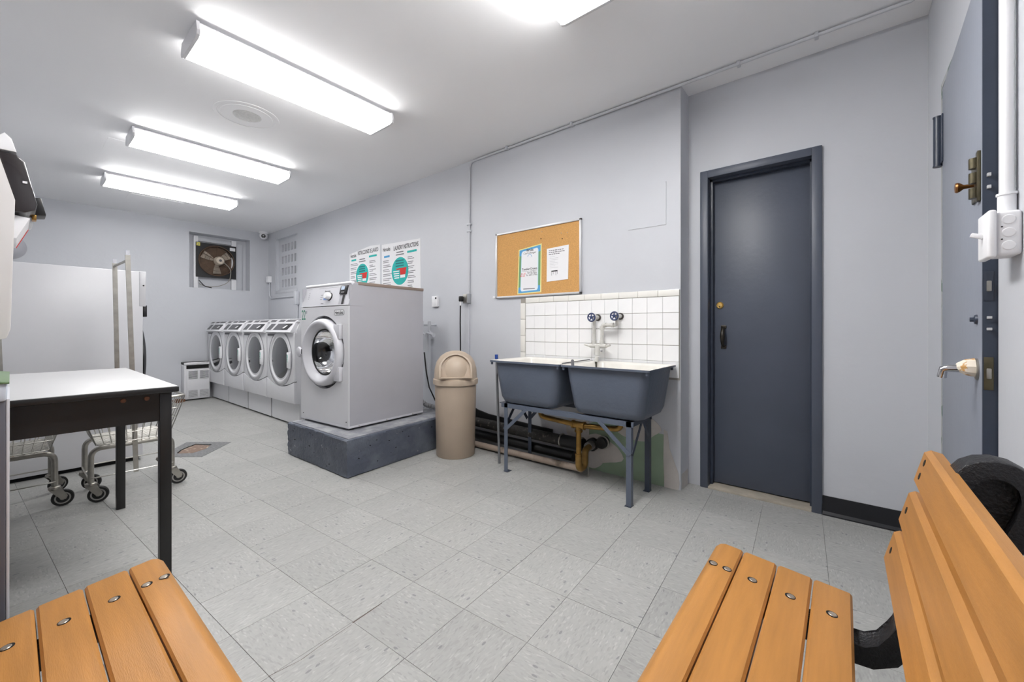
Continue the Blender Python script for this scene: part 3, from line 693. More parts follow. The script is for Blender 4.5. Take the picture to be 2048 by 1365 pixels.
o = tag(recenter(m.build('rust_debris', RUSTY, None, None)), 'small heap of rusty flakes beside the radiator cover', 'debris'); o['kind'] = 'stuff'
# ================================================================== PLINTH + TALL WASHER
pl = thing('concrete_plinth', 'chipped slate painted concrete plinth under the tall washer', 'plinth', (2.25, 3.4, 0)); o_ = pl.location
PP = [(1.602, 2.905), (2.93, 3.02), (2.93, 3.93), (1.582, 3.90)]
m = MB(); m.prism(PP, XYZ, 0, .293, bev=.012, seg=2)
bmesh.ops.subdivide_edges(m.bm, edges=[e for e in m.bm.edges if e.calc_length() > .2], cuts=14, use_grid_fill=True)
R = random.Random(5)
for v in m.bm.verts:
    if v.co.z > .01: v.co += Vector((R.uniform(-.005, .005), R.uniform(-.005, .005), R.uniform(-.003, .001)))
m.build('block', CONC, pl, 25, o_)
ins = [(x+(.02 if x < 2 else -.02), y+(.02 if y < 3.5 else -.02)) for x, y in PP]
MB().prism(ins, XYZ, .285, .2965).build('worn_top', CONCT, pl, None, o_)
for k in range(44):                                            # chips and pits in the two faces that show
    t_ = R.uniform(.05, .95); z = R.uniform(.03, .27); s_ = R.uniform(.0025, .007)
    if k % 2: p = Vector(PP[0]).lerp(Vector(PP[3]), t_); q = (p.x-.001, p.y, z)
    else: p = Vector(PP[0]).lerp(Vector(PP[1]), t_*.7); q = (p.x, p.y-.001, z)
    m = MB(); m.box(q[0]-s_, q[0]+s_, q[1]-s_*1.6, q[1]+s_*1.6, q[2]-s_*.55, q[2]+s_*.55, bev=s_*.3, rot=Matrix.Rotation(R.uniform(-.5, .5), 3, 'X' if k % 2 else 'Y'))
    sc_ = Vector((.25 if k % 2 else 1, 1 if k % 2 else .25, 1)); c_ = Vector(q)
    for v in m.bm.verts: v.co = c_+(v.co-c_)*sc_
    m.build('chip', DARKHOLE if k % 3 else CONCT, pl, None, o_)
WZ = 1.25
wa = thing('tall_washer', 'tall white and grey commercial front loading washer on the concrete plinth', 'washer', (1.742, 3.139, .2965), math.radians(4.1))
WW, WDp = .738, .81
side = SILVER
MB().box(.012, WDp, 0, .012, .035, WZ-.045).build('side_panel', side, wa, None)
MB().box(.012, WDp, WW-.012, WW, .035, WZ-.045).build('side_panel', side, wa, None)
MB().box(WDp-.012, WDp, .012, WW-.012, .035, WZ-.045).build('back_panel', side, wa, None)
MB().box(.0, WDp, -.001, WW+.001, .018, .036, bev=.002).build('base_rail', SILVER_L, wa, 40)
for x in (.06, WDp-.06):
    for y in (.06, WW-.06): MB().lathe([(.028, 0), (.028, .008), (.012, .010), (.012, .02)], (x, y, 0), 'z', 14).build('foot', BLACKP, wa, 40)
for x in (.1, .38, .68): MB().lathe([(.006, 0), (.004, .003), (0, .003)], (x, -.001, .027), '-y', 10).build('screw', STEEL, wa, 40)
for y in (.03, .70): MB().lathe([(.005, 0), (.004, .003), (0, .003)], (0, y, .07), '-x', 10).build('screw', BLACKP, wa, 40)
# front panel with a keyhole-shaped door recess
dcy, dcz, FZ0, FZ1 = .375, .635, .036, 1.03
def hit(a, y0, y1, z0, z1):
    c_, s_ = math.cos(a), math.sin(a); t = 9
    if c_ > 1e-9: t = min(t, (y1-dcy)/c_)
    if c_ < -1e-9: t = min(t, (y0-dcy)/c_)
    if s_ > 1e-9: t = min(t, (z1-dcz)/s_)
    if s_ < -1e-9: t = min(t, (z0-dcz)/s_)
    return t
angs = sorted([2*PI*i/72+.01 for i in range(72)]+[math.atan2(z-dcz, y-dcy) % (2*PI) for y in (0, WW) for z in (FZ0, FZ1)]+[math.atan2(z, -.29) % (2*PI) for z in (-.235, .235)])
def ins_r(a):
    r = .318
    if math.cos(a) < 0: r = max(r, hit(a, .085, 2, dcz-.235, dcz+.235))
    return r
m = MB(); n = len(angs)
OUT = [(dcy+hit(a, 0, WW, FZ0, FZ1)*math.cos(a), dcz+hit(a, 0, WW, FZ0, FZ1)*math.sin(a)) for a in angs]
INN = [(dcy+ins_r(a)*math.cos(a), dcz+ins_r(a)*math.sin(a)) for a in angs]
rg = [[m.bm.verts.new((x, p[0], p[1])) for p in P_] for P_, x in ((OUT, .012), (OUT, 0.0), (INN, 0.0), (INN, .05))]
for A, B in zip(rg, rg[1:]):
    for i in range(n): m.bm.faces.new((A[i], A[(i+1) % n], B[(i+1) % n], B[i]))
m.build('front_panel', WHITE, wa, 40)
m = MB(); rr = .2
CI = [(dcy+rr*math.cos(a), dcz+rr*math.sin(a)) for a in angs]
rg = [[m.bm.verts.new((x, p[0], p[1])) for p in P_] for P_, x in ((INN, .05), (CI, .05))]
for i in range(n): m.bm.faces.new((rg[0][i], rg[0][(i+1) % n], rg[1][(i+1) % n], rg[1][i]))
m.build('door_recess', GREYD, wa, None)
m = MB(); m.lathe([(.205, -.05), (.21, -.10), (.24, -.11), (.24, -.42), (.08, -.44), (.07, -.41), (0, -.41)], (0, dcy, dcz), '-x', 40, caps=False); m.build('drum', pmat('drum_steel', (40, 39, 39), .5, metal=.2, var=.3, scale=9), wa, 50)
m = MB(); m.lathe([(.29, -.04), (.292, .005), (.286, .03), (.272, .044), (.258, .047), (.246, .042), (.214, .006), (.204, -.012), (.202, -.05)], (0, dcy, dcz), '-x', 56, caps=False); dr = m.build('door_ring', SILVER_L, wa, 50)
m = MB(); m.lathe([(.207, -.03), (.202, -.010), (.192, -.008), (.188, -.04)], (0, dcy, dcz), '-x', 48, caps=False); m.build('door_seal', RUBBER, dr, 50)
gm = bpy.data.materials.new('clear_glass'); gm.use_nodes = True
gb = gm.node_tree.nodes['Principled BSDF']; gb.inputs['Transmission Weight'].default_value = 1; gb.inputs['Roughness'].default_value = .02; gb.inputs['IOR'].default_value = 1.45
gn = gm.node_tree.nodes.new('ShaderNodeTexNoise'); gr = gm.node_tree.nodes.new('ShaderNodeValToRGB'); gr.color_ramp.elements[0].color = (.75, .77, .8, 1); gr.color_ramp.elements[1].color = (.85, .87, .9, 1)
gm.node_tree.links.new(gn.outputs['Fac'], gr.inputs['Fac']); gm.node_tree.links.new(gr.outputs['Color'], gb.inputs['Base Color'])
m = MB(); m.lathe([(.19, -.014), (.188, -.03), (.165, -.09), (.12, -.14), (.05, -.16), (0, -.162), (0, -.156), (.05, -.154), (.117, -.134), (.16, -.088), (.182, -.03), (.184, -.014)], (0, dcy, dcz), '-x', 48, caps=False); m.build('door_glass', gm, dr, 60)
for z0 in (.12, -.235):
    MB().box(-.025, .04, .095, .18, dcz+z0, dcz+z0+.12, bev=.006).build('hinge_block', SILVER_L, wa, 40)
MB().tube([(.02, .105, dcz-.2), (.02, .105, dcz+.2)], .012, 10).build('hinge_pin', GREYD, wa, 40)
m = MB(); m.prism([(.655, -.02), (.655, .02), (.70, .045), (.73, .03), (.735, -.0), (.715, -.035), (.69, -.05), (.672, -.03)], lambda u, v, w_: (w_, u, v+dcz-.005), -.05, -.025, bev=.006); m.build('door_handle', SILVER_L, dr, 40)
MB().box(-.045, -.005, .64, .67, dcz-.025, dcz+.02, bev=.005).build('handle_hub', BLACKP, dr, 40)
# slanted control console and rolled top lip
cons = [(.0, 1.036), (.045, 1.215), (.075, 1.225), (.12, 1.205), (.12, 1.036)]
co = MB().prism(cons, XZ, .0, WW, bev=.003).build('console', SILVER_L, wa, 40)
MB().prism([(.0, 1.036), (.045, 1.215), (.075, 1.225), (.15, 1.205), (.15, 1.03)], XZ, -.0015, .0).build('console_side', SILVER, wa, None)
MB().tube([(.055, .02, 1.222), (.055, WW-.01, 1.222)], .016, 12).build('top_lip', WHITE, wa, 40)
ta = math.atan2(.045, .179)
CB = Matrix(((0, math.sin(ta), -math.cos(ta)), (-1, 0, 0), (0, math.cos(ta), math.sin(ta))))   # console face: right=-y, up along slope, out
def onc(y, s_, out=.0):                       # point on the console face, s_ = distance up the slope
    return Vector((0, y, 1.036))+CB @ Vector((0, s_, out))
def cbox(y0, y1, s0, s1, t0, t1, name, mat, par, bev=0.):
    c_ = onc((y0+y1)/2, (s0+s1)/2, (t0+t1)/2); m = MB(); hw_, hs2, ht = abs(y1-y0)/2, (s1-s0)/2, (t1-t0)/2
    m.box(-hw_, hw_, -hs2, hs2, -ht, ht, bev=bev)
    for v in m.bm.verts: v.co = c_+CB @ v.co
    return m.build(name, mat, par, 40)
cr = cbox(.055, .155, .095, .172, -.002, .012, 'card_reader', BLACKP, co, .004)
cbox(.088, .135, .132, .162, .012, .0135, 'reader_screen', LCDW, cr)
for yy in (.09, .105, .12): cbox(yy-.004, yy+.004, .108, .113, .012, .0135, 'reader_key', WHITE2, cr)
cbox(.06, .15, .008, .092, -.003, .001, 'coin_channel', SILVER, co); cbox(.075, .108, .008, .088, .001, .0018, 'coin_slot', BLACKP, co)
cbox(.335, .395, .055, .105, 0, .0015, 'screen', LCD, co)
kb = onc(.30, .082, 0); m = MB(); m.lathe([(.036, 0), (.036, .006), (.03, .008)], kb, (CB.col[0].copy(), CB.col[1].copy(), CB.col[2].copy()), 24); kbo = m.build('knob_base', BLACKP, co, 40)
m = MB(); m.lathe([(.03, .006), (.03, .038), (.026, .045), (0, .046)], kb, (CB.col[0].copy(), CB.col[1].copy(), CB.col[2].copy()), 24); m.build('knob', WHITE2, kbo, 40)
text('Electrolux', 'lettering', PRINTK, co, onc(.355, .135, .0008), .085, .014, basis=CB)
for y0, y1, s_ in ((.62, .69, .165), (.2, .5, .165)): cbox(y0, y1, s_-.0008, s_+.0008, 0, .0006, 'panel_line', PRINTG, co)
for k in range(3): cbox(.415, .45, .06+.02*k, .064+.02*k, 0, .0006, 'panel_print', PRINTG, co)
cbox(.38, .42, .02, .026, 0, .0006, 'panel_print', PRINTG, co)
for k in range(4): cbox(.635, .655, .07+.018*k, .08+.018*k, 0, .0005, 'panel_print', SILVER, co)
text('22', 'lettering', pmat('print_darkgreen', (44, 132, 104), .6), wa, (-.0006, .695, .965), .065, .088)
MB().box(-.0012, 0, .635, .662, .975, 1.0).build('sticker', SILVER, wa, None)
lg = MB().prism(rrect(.06, .205, .952, .998, .014), YZ, -.0012, 0).build('logo_plate', PRINTK, wa, None)
MB().prism(rrect(.063, .202, .955, .995, .012), YZ, -.0018, -.0008).build('logo_field', WHITE2, lg, None)
text('Hercules', 'lettering', PRINTK, lg, (-.0019, .1325, .976), .12, .032, bold=True)
MB().box(.09, WDp+.005, -.004, WW+.004, WZ-.045, WZ-.018, bev=.003).build('top_cover', TOPBROWN, wa, 40)
MB().box(.12, WDp, .012, WW-.012, 1.0, WZ-.045).build('inner_top', SILVER, wa, None)
# hoses behind the washer
MB
hz = thing('drain_hose', 'grey ribbed drain hose and black cable behind the tall washer', 'hose', (2.68, 3.25, .2965)); o_ = hz.location
pth = [(2.60, 3.32, .42), (2.66, 3.28, .36), (2.74, 3.24, .33), (2.84, 3.2, .335), (2.9, 3.18, .4)]
pp = []
for a, b in zip(pth, pth[1:]):
    for k in range(8): pp.append(Vector(a).lerp(Vector(b), k/8))
MB().tube(pp, [.026 if k % 2 else .021 for k in range(len(pp))], 10).build('hose', pmat('hose_grey', (140, 140, 142), .5), hz, 40, o_)
MB().tube([(2.6, 3.24, .9), (2.61, 3.22, .7), (2.63, 3.2, .55), (2.68, 3.17, .42), (2.74, 3.14, .345)], .007, 8).build('cable', BLACKP, hz, 40, o_)
# ================================================================== POSTERS
def poster(lab_, y0, y1, z0, z1, title, cyy, czz, r, sg, ttl):
    t = thing('poster', lab_, 'poster', (XW-.002, (y0+y1)/2, z0)); o_ = t.location; X = XW-.003
    pts = [(y1, z0), (y0, z0), (y0, z1-.012*sg), (y0+.3*(y1-y0), z1), (y1, z1-.055 if sg else z1+.01)]
    if not sg: pts = [(y1, z0), (y0, z0), (y0, z1-.01), (y1, z1+.012)]
    MB().prism(pts, YZ, X, XW).build('sheet', PAPER, t, None, o_)
    wY = y1-y0
    text('Hercules', 'lettering', PRINTK, t, (X-.0003, y1-wY*.135, z1-.085 if sg else z1-.055), wY*.2, .05, o_, bold=True)
    text(title, 'lettering', PRINTK, t, (X-.0003, y0+wY*(.38 if sg else .36), z1-.065), wY*(.66 if sg else .62), .055, o_, bold=True)
    MB().prism(circ(cyy, czz, r*1.06, 40), YZ, X-.0003, X).build('circle_rim', WHITE2, t, None, o_)
    ci_ = MB().prism(circ(cyy, czz, r, 40), YZ, X-.0006, X).build('teal_circle', PRINTT, t, None, o_)
    MB().prism([(cyy-r*.75, czz+r*.12), (cyy-r*.65, czz-r*.28), (cyy-r*.05, czz-r*.28), (cyy+.0, czz+r*.1), (cyy+r*.42, czz+r*.1), (cyy+r*.42, czz+r*.19), (cyy-r*.8, czz+r*.22)], YZ, X-.0009, X).build('red_cup', PRINTR, ci_, None, o_)
    MB().box(X-.0011, X, cyy-r*.62, cyy-r*.05, czz-r*.5, czz-r*.29).build('cup_label', WHITE2, ci_, None, o_)
    for k in range(3): MB().box(X-.0009, X, cyy-r*.45, cyy+r*.5, czz+r*(.75-.19*k)-.008, czz+r*(.75-.19*k)+.008).build('printed_line', PRINTTD, ci_, None, o_)
    for k in range(4): MB().box(X-.0009, X, cyy+r*.08, cyy+r*(.8-.05*k), czz-r*(.0+.16*k)-.006, czz-r*(.0+.16*k)+.006).build('printed_line', WHITE2, ci_, None, o_)
    MB().box(X-.0006, X, y1-.17, y1-.05, z1-.16, z1-.135).build('heading_tag', PRINTB if not sg else PRINTT, t, None, o_); MB().box(X-.0006, X, y0+.07, y0+.25, z1-.15, z1-.125).build('heading_tag', PRINTT, t, None, o_)
    MB().box(X-.0006, X, cyy-.07, cyy+.07, czz+r+.055, czz+r+.068).build('printed_line', PRINTG, t, None, o_); MB().box(X-.0006, X, cyy-.08, cyy+.08, czz+r+.025, czz+r+.038).build('printed_line', PRINTG, t, None, o_)
    m = MB(); R2 = random.Random(int(y0*100))
    for side_ in (0, 1):
        z = z1-.2; k = 0
        while z > z0+.03:
            w_ = R2.uniform(.1, .19)
            if side_: m.box(X-.0006, X, y0+.26-w_ if y0+.26-w_ > y0+.03 else y0+.03, y0+.24, z-.004, z+.004)
            else: m.box(X-.0006, X, y1-.03-w_, y1-.03, z-.004, z+.004)
            k += 1; z -= .02 if k % 2 else .036
    m.build('printed_lines', PRINTG, t, None, o_)
poster('Spanish laundry instruction poster with teal circle, left of the two', 4.572, 5.305, 1.56, 2.215, 'INSTRUCCIONES DE LAVADO', 4.985, 1.845, .155, 1, 0)
poster('English laundry instruction poster with teal circle, right of the two', 3.757, 4.53, 1.56, 2.18, 'LAUNDRY INSTRUCTIONS', 4.15, 1.83, .168, 0, 0)
# ================================================================== TRASH CAN
tr = thing('trash_can', 'beige dome top trash can with push door beside the plinth', 'trash can', (2.548, 2.73, 0))
m = MB(); m.lathe([(.168, 0), (.172, .006), (.187, .66), (.185, .665)], (0, 0, 0), 'z', 48); m.build('body', BEIGE, tr, 50)
m = MB(); m.lathe([(.19, .635), (.2, .64), (.203, .66), (.2, .685), (.192, .69)], (0, 0, 0), 'z', 48, caps=False); m.build('lid_rim', BEIGE_L, tr, 50)
m = MB(); m.lathe([(.192, .68), (.192, .72), (.187, .78), (.17, .84), (.135, .89), (.085, .922), (.04, .935), (0, .937)], (0, 0, 0), 'z', 48, caps=False); m.build('dome', BEIGE_L, tr, 50)
# push door on the side facing the camera
fa = math.atan2(-2.73, -2.548); fdir = Vector((math.cos(fa), math.sin(fa), 0)); sdir = Vector((-fdir.y, fdir.x, 0)); upd = Vector((0, 0, 1))
def dm(u, v, w_): return fdir*(.152+w_-.34*max(0, v-.74)**1.0)+sdir*u+upd*v
outl = [(-.142, .708), (.142, .708), (.142, .79)]+[(.142*math.cos(a), .79+.128*math.sin(a)) for a in [PI*i/18 for i in range(1, 18)]]+[(-.142, .79)]
inn = [(u*.88, .716+(v-.708)*.91) for u, v in outl]
m = MB(); rg = [[m.bm.verts.new(dm(u, v, w_)) for u, v in P_] for P_, w_ in ((outl, -.05), (outl, .046), (inn, .046), (inn, .018))]
for A, B in zip(rg, rg[1:]):
    for i in range(len(outl)): m.bm.faces.new((A[i], A[(i+1) % len(outl)], B[(i+1) % len(outl)], B[i]))
m.build('door_surround', BEIGE_L, tr, 40)
m = MB(); m.prism([(u, v) for u, v in inn], dm, .01, .026); m.build('push_door', pmat('beige_door', (178, 160, 141), .5, var=.03), tr, None)
# ================================================================== CORK BOARD AND NOTICES
cb = thing('cork_board', 'cork notice board with aluminium frame above the sink', 'notice board', (XW-.01, 2.13, 1.425)); o_ = cb.location
CY0, CY1, CZ0, CZ1 = 1.665, 2.597, 1.425, 2.045
MB().box(XW-.012, XW-.002, CY0+.01, CY1-.01, CZ0+.01, CZ1-.01).build('cork', CORK, cb, None, o_)
for b in ((CY0, CY1, CZ0, CZ0+.017), (CY0, CY1, CZ1-.017, CZ1), (CY0, CY0+.017, CZ0, CZ1), (CY1-.017, CY1, CZ0, CZ1)):
    MB().box(XW-.022, XW, *b, bev=.002).build('frame_rail', ALU, cb, 40, o_)
for y, z in ((2.38, 1.98), (2.07, 1.93), (1.85, 1.90), (2.06, 1.99), (1.86, 1.95), (1.80, 1.945)):
    MB().lathe([(.0045, 0), (.003, .004), (0, .005)], (XW-.012, y, z), '-x', 8).build('pin', DARKHOLE if z < 1.94 else BEIGE_L, cb, 40, o_)
MB().lathe([(.012, 0), (.011, .006), (0, .007)], (XW, 2.635, 1.44), '-x', 16).build('corner_mount', WHITE2, cb, 40, o_)
n1 = thing('notice', 'tall price notice with blue and green border on the cork board', 'notice', (XW-.013, 2.19, 1.455)); o_ = n1.location; X = XW-.0135
MB().prism([(2.335, 1.452), (2.067, 1.458), (2.062, 1.888), (2.318, 1.86)], YZ, X, XW-.012).build('sheet', PRINTY, n1, None, o_)
def nq(u, v): # u 0..1 left to right, v 0..1 up, on the sheet
    a = Vector((2.335, 1.452)).lerp(Vector((2.067, 1.458)), u); b = Vector((2.318, 1.86)).lerp(Vector((2.062, 1.888)), u); c_ = a.lerp(b, v); return (c_.x, c_.y)
MB().prism([nq(.04, .02), nq(.96, .02), nq(.96, .98), nq(.04, .98)], YZ, X-.0004, X).build('border', PRINTGN, n1, None, o_)
MB().prism([nq(.04, .02), nq(.96, .02), nq(.96, .15), nq(.04, .15)], YZ, X-.0006, X).build('border', PRINTB, n1, None, o_)
MB().prism([nq(.04, .85), nq(.96, .85), nq(.96, .98), nq(.04, .98)], YZ, X-.0006, X).build('border', PRINTB, n1, None, o_)
MB().prism([nq(a, b) for a, b in rrect(.13, .87, .055, .94, .07)], YZ, X-.0009, X).build('panel', PRINTLB, n1, None, o_)
MB().prism([nq(a, b) for a, b in rrect(.155, .845, .065, .93, .06)], YZ, X-.0012, X).build('panel', PAPER, n1, None, o_)
def nt_(s_, u, v, w_, h, mt, **k): y, z = nq(u, v); text(s_, 'lettering', mt, n1, (X-.0013, y, z), w_, h, o_, **k)
nt_('Hercules', .5, .935, .08, .026, PRINTK, bold=True); nt_('Cash Changer', .5, .865, .14, .022, PRINTK, slant=.3); nt_('Tumbler Dryers', .5, .52, .17, .026, PRINTK, bold=True)
nt_('$1.25', .24, .44, .05, .019, PRINTR); nt_('for 30 Mins.', .62, .44, .105, .019, PRINTK); nt_('$0.25', .21, .395, .052, .019, PRINTR); nt_("for add'l 5 Mins.", .61, .395, .125, .019, PRINTK)
y_, z_ = nq(.5, .5); MB().box(X-.0015, X, y_-.085, y_+.085, z_-.009, z_-.007).build('underline', PRINTK, n1, None, o_)
y_, z_ = nq(.5, .79); MB().tube([(X-.0016, y_+.022*math.cos(a), z_+.02*math.sin(a)) for a in [PI*.0+i*.3 for i in range(12)]], .002, 5).build('card_symbol', PRINTB, n1, None, o_)
y_, z_ = nq(.5, .10); MB().box(X-.0015, X, y_-.065, y_+.065, z_-.004, z_+.004).build('printed_line', PRINTG, n1, None, o_)
n2 = thing('notice', 'white letter sheet with a table drawing on the cork board', 'notice', (XW-.013, 1.89, 1.53)); o_ = n2.location; X = XW-.0155
MB().prism([(2.008, 1.545), (1.792, 1.553), (1.785, 1.842), (2.005, 1.832)], YZ, X, XW-.012).build('sheet', PAPER, n2, None, o_)
m = MB()
for z, y0, y1 in ((1.812, 1.818, 1.985), (1.796, 1.815, 1.985), (1.780, 1.865, 1.985)):
    y = y1
    while y > y0+.012:
        w_ = random.uniform(.012, .026); m.box(X-.0006, X, max(y0, y-w_), y, z-.0035, z+.0035); y -= w_+.005
m.build('printed_heading', PRINTG, n2, None, o_)
m = MB()
for k in range(8): m.box(X-.0005, X, 1.89 if k % 3 else 1.92, 1.975, 1.757-.0135*k, 1.759-.0135*k)
m.build('printed_lines', pmat('print_pale', (176, 176, 180), .8), n2, None, o_)
dt = MB().box(X-.0006, X, 1.895, 1.958, 1.628, 1.638).build('table_drawing', PRINTK, n2, None, o_)
for y in (1.956, 1.94, 1.912, 1.898): MB().box(X-.0006, X, y-.0015, y+.0015, 1.595 if y in (1.956, 1.912) else 1.605, 1.63).build('table_drawing', PRINTG, n2, None, o_)
# ================================================================== TILE SPLASHBACK
sp = thing('tile_splashback', 'white square tile splashback with cream border above the sink', 'splashback', (XW, 1.6, .80)); o_ = sp.location
MB().box(XW-.008, XW, .889, 2.298, .775, 1.412).build('grout_bed', TGROUT, sp, None, o_)
TP = .1135; TY = .8925
m = MB(); m.box(-.005, 0, -TP/2+.0009, TP/2-.0009, -.0575+.0012, .0575-.0012, bev=.001, seg=1); tme = m.mesh(40, 'wall_tile'); tme.materials.append(TILE)
rows = [1.3095, 1.194, 1.077, .961, .8465]
for z in rows:
    for k in range(12):
        y = TY+TP*(k+.5)
        if k == 11: continue
        inst(tme, 'wall_tile', sp, (XW-.008-o_.x, y-o_.y, z-o_.z))
m = MB(); m.box(-.005, 0, -.049, .049, -.0575+.0012, .0575-.0012, bev=.001, seg=1); tm2 = m.mesh(40, 'wall_tile'); tm2.materials.append(TILE)
for z in rows: inst(tm2, 'wall_tile', sp, (XW-.008-o_.x, TY+TP*11+.049-o_.y, z-o_.z))
CREAM = pmat('cream_tile', (228, 226, 220), .2, var=.03, coat=.3)
for k in range(9):
    y0 = .89+k*.15; MB().box(XW-.014, XW, y0, min(y0+.149, 2.30), 1.369, 1.416, bev=.004).build('border_tile', CREAM, sp, 40, o_)
for k in range(4): MB().box(XW-.014, XW, 2.246, 2.30, .775+.149*k, .775+.149*k+.147, bev=.004).build('border_tile', CREAM, sp, 40, o_)
# ================================================================== DOUBLE LAUNDRY SINK
sk = thing('laundry_sink', 'double laundry sink with slate painted tubs on angle iron legs', 'sink', (2.69, 1.55, 0)); o_ = sk.location
RZ = .885
def tub(y0, y1):
    x0, x1 = 2.425, 2.935
    def lay(ix, iy, z, r): return [(p[0], p[1], z) for p in rrect(x0+ix, x1-ix*.6, y0+iy, y1-iy, r, 5)]
    ext = [lay(.0, .0, RZ, .012), lay(.0, .0, RZ-.014, .012), lay(.025, .022, RZ-.018, .05), lay(.028, .03, RZ-.10, .06), lay(.045, .058, .60, .065), lay(.058, .076, .558, .07), lay(.10, .125, .540, .05)]
    inn_ = [lay(.0, .0, RZ, .012), lay(.032, .035, RZ-.004, .05), lay(.045, .05, RZ-.02, .055), lay(.075, .085, .60, .06), lay(.12, .14, .575, .05)]
    def skin(L_):
        m = MB(); rg = [[m.bm.verts.new(p) for p in l] for l in L_]
        for A, B in zip(rg, rg[1:]):
            for i in range(len(A)): m.bm.faces.new((A[i], A[(i+1) % len(A)], B[(i+1) % len(A)], B[i]))
        m.bm.faces.new(rg[-1]); return m
    t = skin(ext).build('tub', TUBP, sk, 50, o_)
    skin(inn_).build('basin', PORC, t, 50, o_)
    MB().lathe([(.035, 0), (.03, .004), (0, .004)], ((x0+x1)/2+.02, (y0+y1)/2, .5755), 'z', 18).build('strainer', STEEL, t, 40, o_)
    return t
tA = tub(.905, 1.535); tB = tub(1.548, 2.205)
for y, par in ((.925, tA), (1.518, tA), (1.565, tB), (2.19, tB)):
    MB().tube([(2.44, y, RZ-.035), (2.44, y, RZ-.012)], .009, 8).build('lug', TUBP, par, 40, o_)
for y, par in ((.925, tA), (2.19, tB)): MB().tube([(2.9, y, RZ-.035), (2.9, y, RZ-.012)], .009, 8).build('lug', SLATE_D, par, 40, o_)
def angle(p0, p1, name, wd=.034, th=.004, mat=TUBP, flip=1):
    m = MB(); p0, p1 = Vector(p0), Vector(p1); t_ = (p1-p0).normalized()
    a = Vector((1, 0, 0)); b = Vector((0, flip, 0))
    if abs(t_.z) < .5: a = Vector((0, 0, -1)); b = Vector((1, 0, 0)) if abs(t_.y) > .5 else Vector((0, flip, 0))
    pr_ = [(0, 0), (wd, 0), (wd, th), (th, th), (th, wd), (0, wd)]
    n_ = len(pr_); v = [p0+a*u+b*q for u, q in pr_]+[p1+a*u+b*q for u, q in pr_]
    m._new(v, [tuple(range(n_))[::-1], tuple(range(n_, 2*n_))]+[(i, (i+1) % n_, n_+(i+1) % n_, n_+i) for i in range(n_)])
    return m.build(name, mat, sk, None, o_)
FZ = .543
legs = {'fr': (2.485, 1.045), 'fl': (2.485, 2.10), 'rr': (2.80, 1.045), 'rl': (2.83, 2.12)}
for k, (x, y) in legs.items():
    fl_ = 1 if y < 1.5 else -1
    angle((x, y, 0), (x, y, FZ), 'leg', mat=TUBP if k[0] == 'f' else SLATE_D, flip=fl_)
    MB().box(x-.008, x+.042, min(y, y+fl_*.042), max(y, y+fl_*.042), 0, .004).build('foot_plate', SLATE_D, sk, None, o_)
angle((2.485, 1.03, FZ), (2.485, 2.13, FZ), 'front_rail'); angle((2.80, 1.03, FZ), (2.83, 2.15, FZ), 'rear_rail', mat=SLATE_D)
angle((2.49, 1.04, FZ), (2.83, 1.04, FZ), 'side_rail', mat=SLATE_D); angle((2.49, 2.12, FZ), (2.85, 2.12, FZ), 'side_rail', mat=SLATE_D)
def strap(a, b, mat=TUBP, flat='x'):
    a, b = Vector(a), Vector(b); t_ = (b-a).normalized(); n1 = Vector((1, 0, 0)) if flat == 'x' else Vector((0, 1, 0)); s_ = t_.cross(n1).normalized()*.013; n1 = n1*.002
    m = MB(); v = [p+s_*i+n1*j for p in (a, b) for i, j in ((-1, -1), (1, -1), (1, 1), (-1, 1))]
    m._new(v, [(3, 2, 1, 0), (4, 5, 6, 7)]+[(i, (i+1) % 4, 4+(i+1) % 4, 4+i) for i in range(4)])
    return m.build('brace', mat, sk, None, o_)
strap((2.483, 1.055, .33), (2.483, 1.27, .52)); strap((2.483, 2.09, .33), (2.483, 1.88, .52))
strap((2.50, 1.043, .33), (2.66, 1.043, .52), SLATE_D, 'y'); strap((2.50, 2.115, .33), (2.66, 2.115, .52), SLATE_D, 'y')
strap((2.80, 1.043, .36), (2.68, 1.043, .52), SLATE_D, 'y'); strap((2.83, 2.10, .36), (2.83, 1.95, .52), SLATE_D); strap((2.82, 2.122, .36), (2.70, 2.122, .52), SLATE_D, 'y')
# brass waste pipes
br = thing('sink_drain', 'brass waste pipe with tee and trap hanging under the sink', 'drain pipe', (2.67, 1.53, .08)); o_ = br.location; bxx = 2.67
MB().tube(bend([(bxx, 1.88, .54), (bxx, 1.88, .437), (bxx, 1.56, .418)], .05), .0195, 14).build('left_arm', BRASS, br, 40, o_)
MB().tube(bend([(bxx, 1.195, .54), (bxx, 1.195, .437), (bxx, 1.50, .418)], .05), .0195, 14).build('right_arm', BRASS, br, 40, o_)
MB().tube([(bxx, 1.485, .419), (bxx, 1.575, .419)], .027, 14).build('tee', BRASS, br, 40, o_)
for y in (1.485, 1.575): MB().tube([(bxx, y-.008, .419), (bxx, y+.008, .419)], .031, 14).build('collar', BRASS, br, 40, o_)
MB().tube([(bxx, 1.53, .419), (bxx, 1.53, .365)], .025, 14).build('tee_drop', BRASS, br, 40, o_)
MB().tube([(bxx, 1.53, .37), (bxx, 1.53, .385)], .030, 14).build('collar', BRASS, br, 40, o_)
MB().tube([(bxx, 1.53, .37), (bxx, 1.53, .18)], .0195, 14).build('tailpiece', BRASS, br, 40, o_)
MB().tube([(bxx, 1.53, .185), (bxx, 1.53, .205)], .026, 14).build('collar', BRASS, br, 40, o_)
MB().tube(bend([(bxx, 1.53, .195), (bxx, 1.53, .085), (bxx+.095, 1.53, .085), (bxx+.095, 1.53, .21), (bxx+.20, 1.545, .21)], .045), .025, 14).build('trap', pmat('dull_brass', (148, 116, 66), .42, metal=.7, var=.2, scale=18), br, 40, o_)
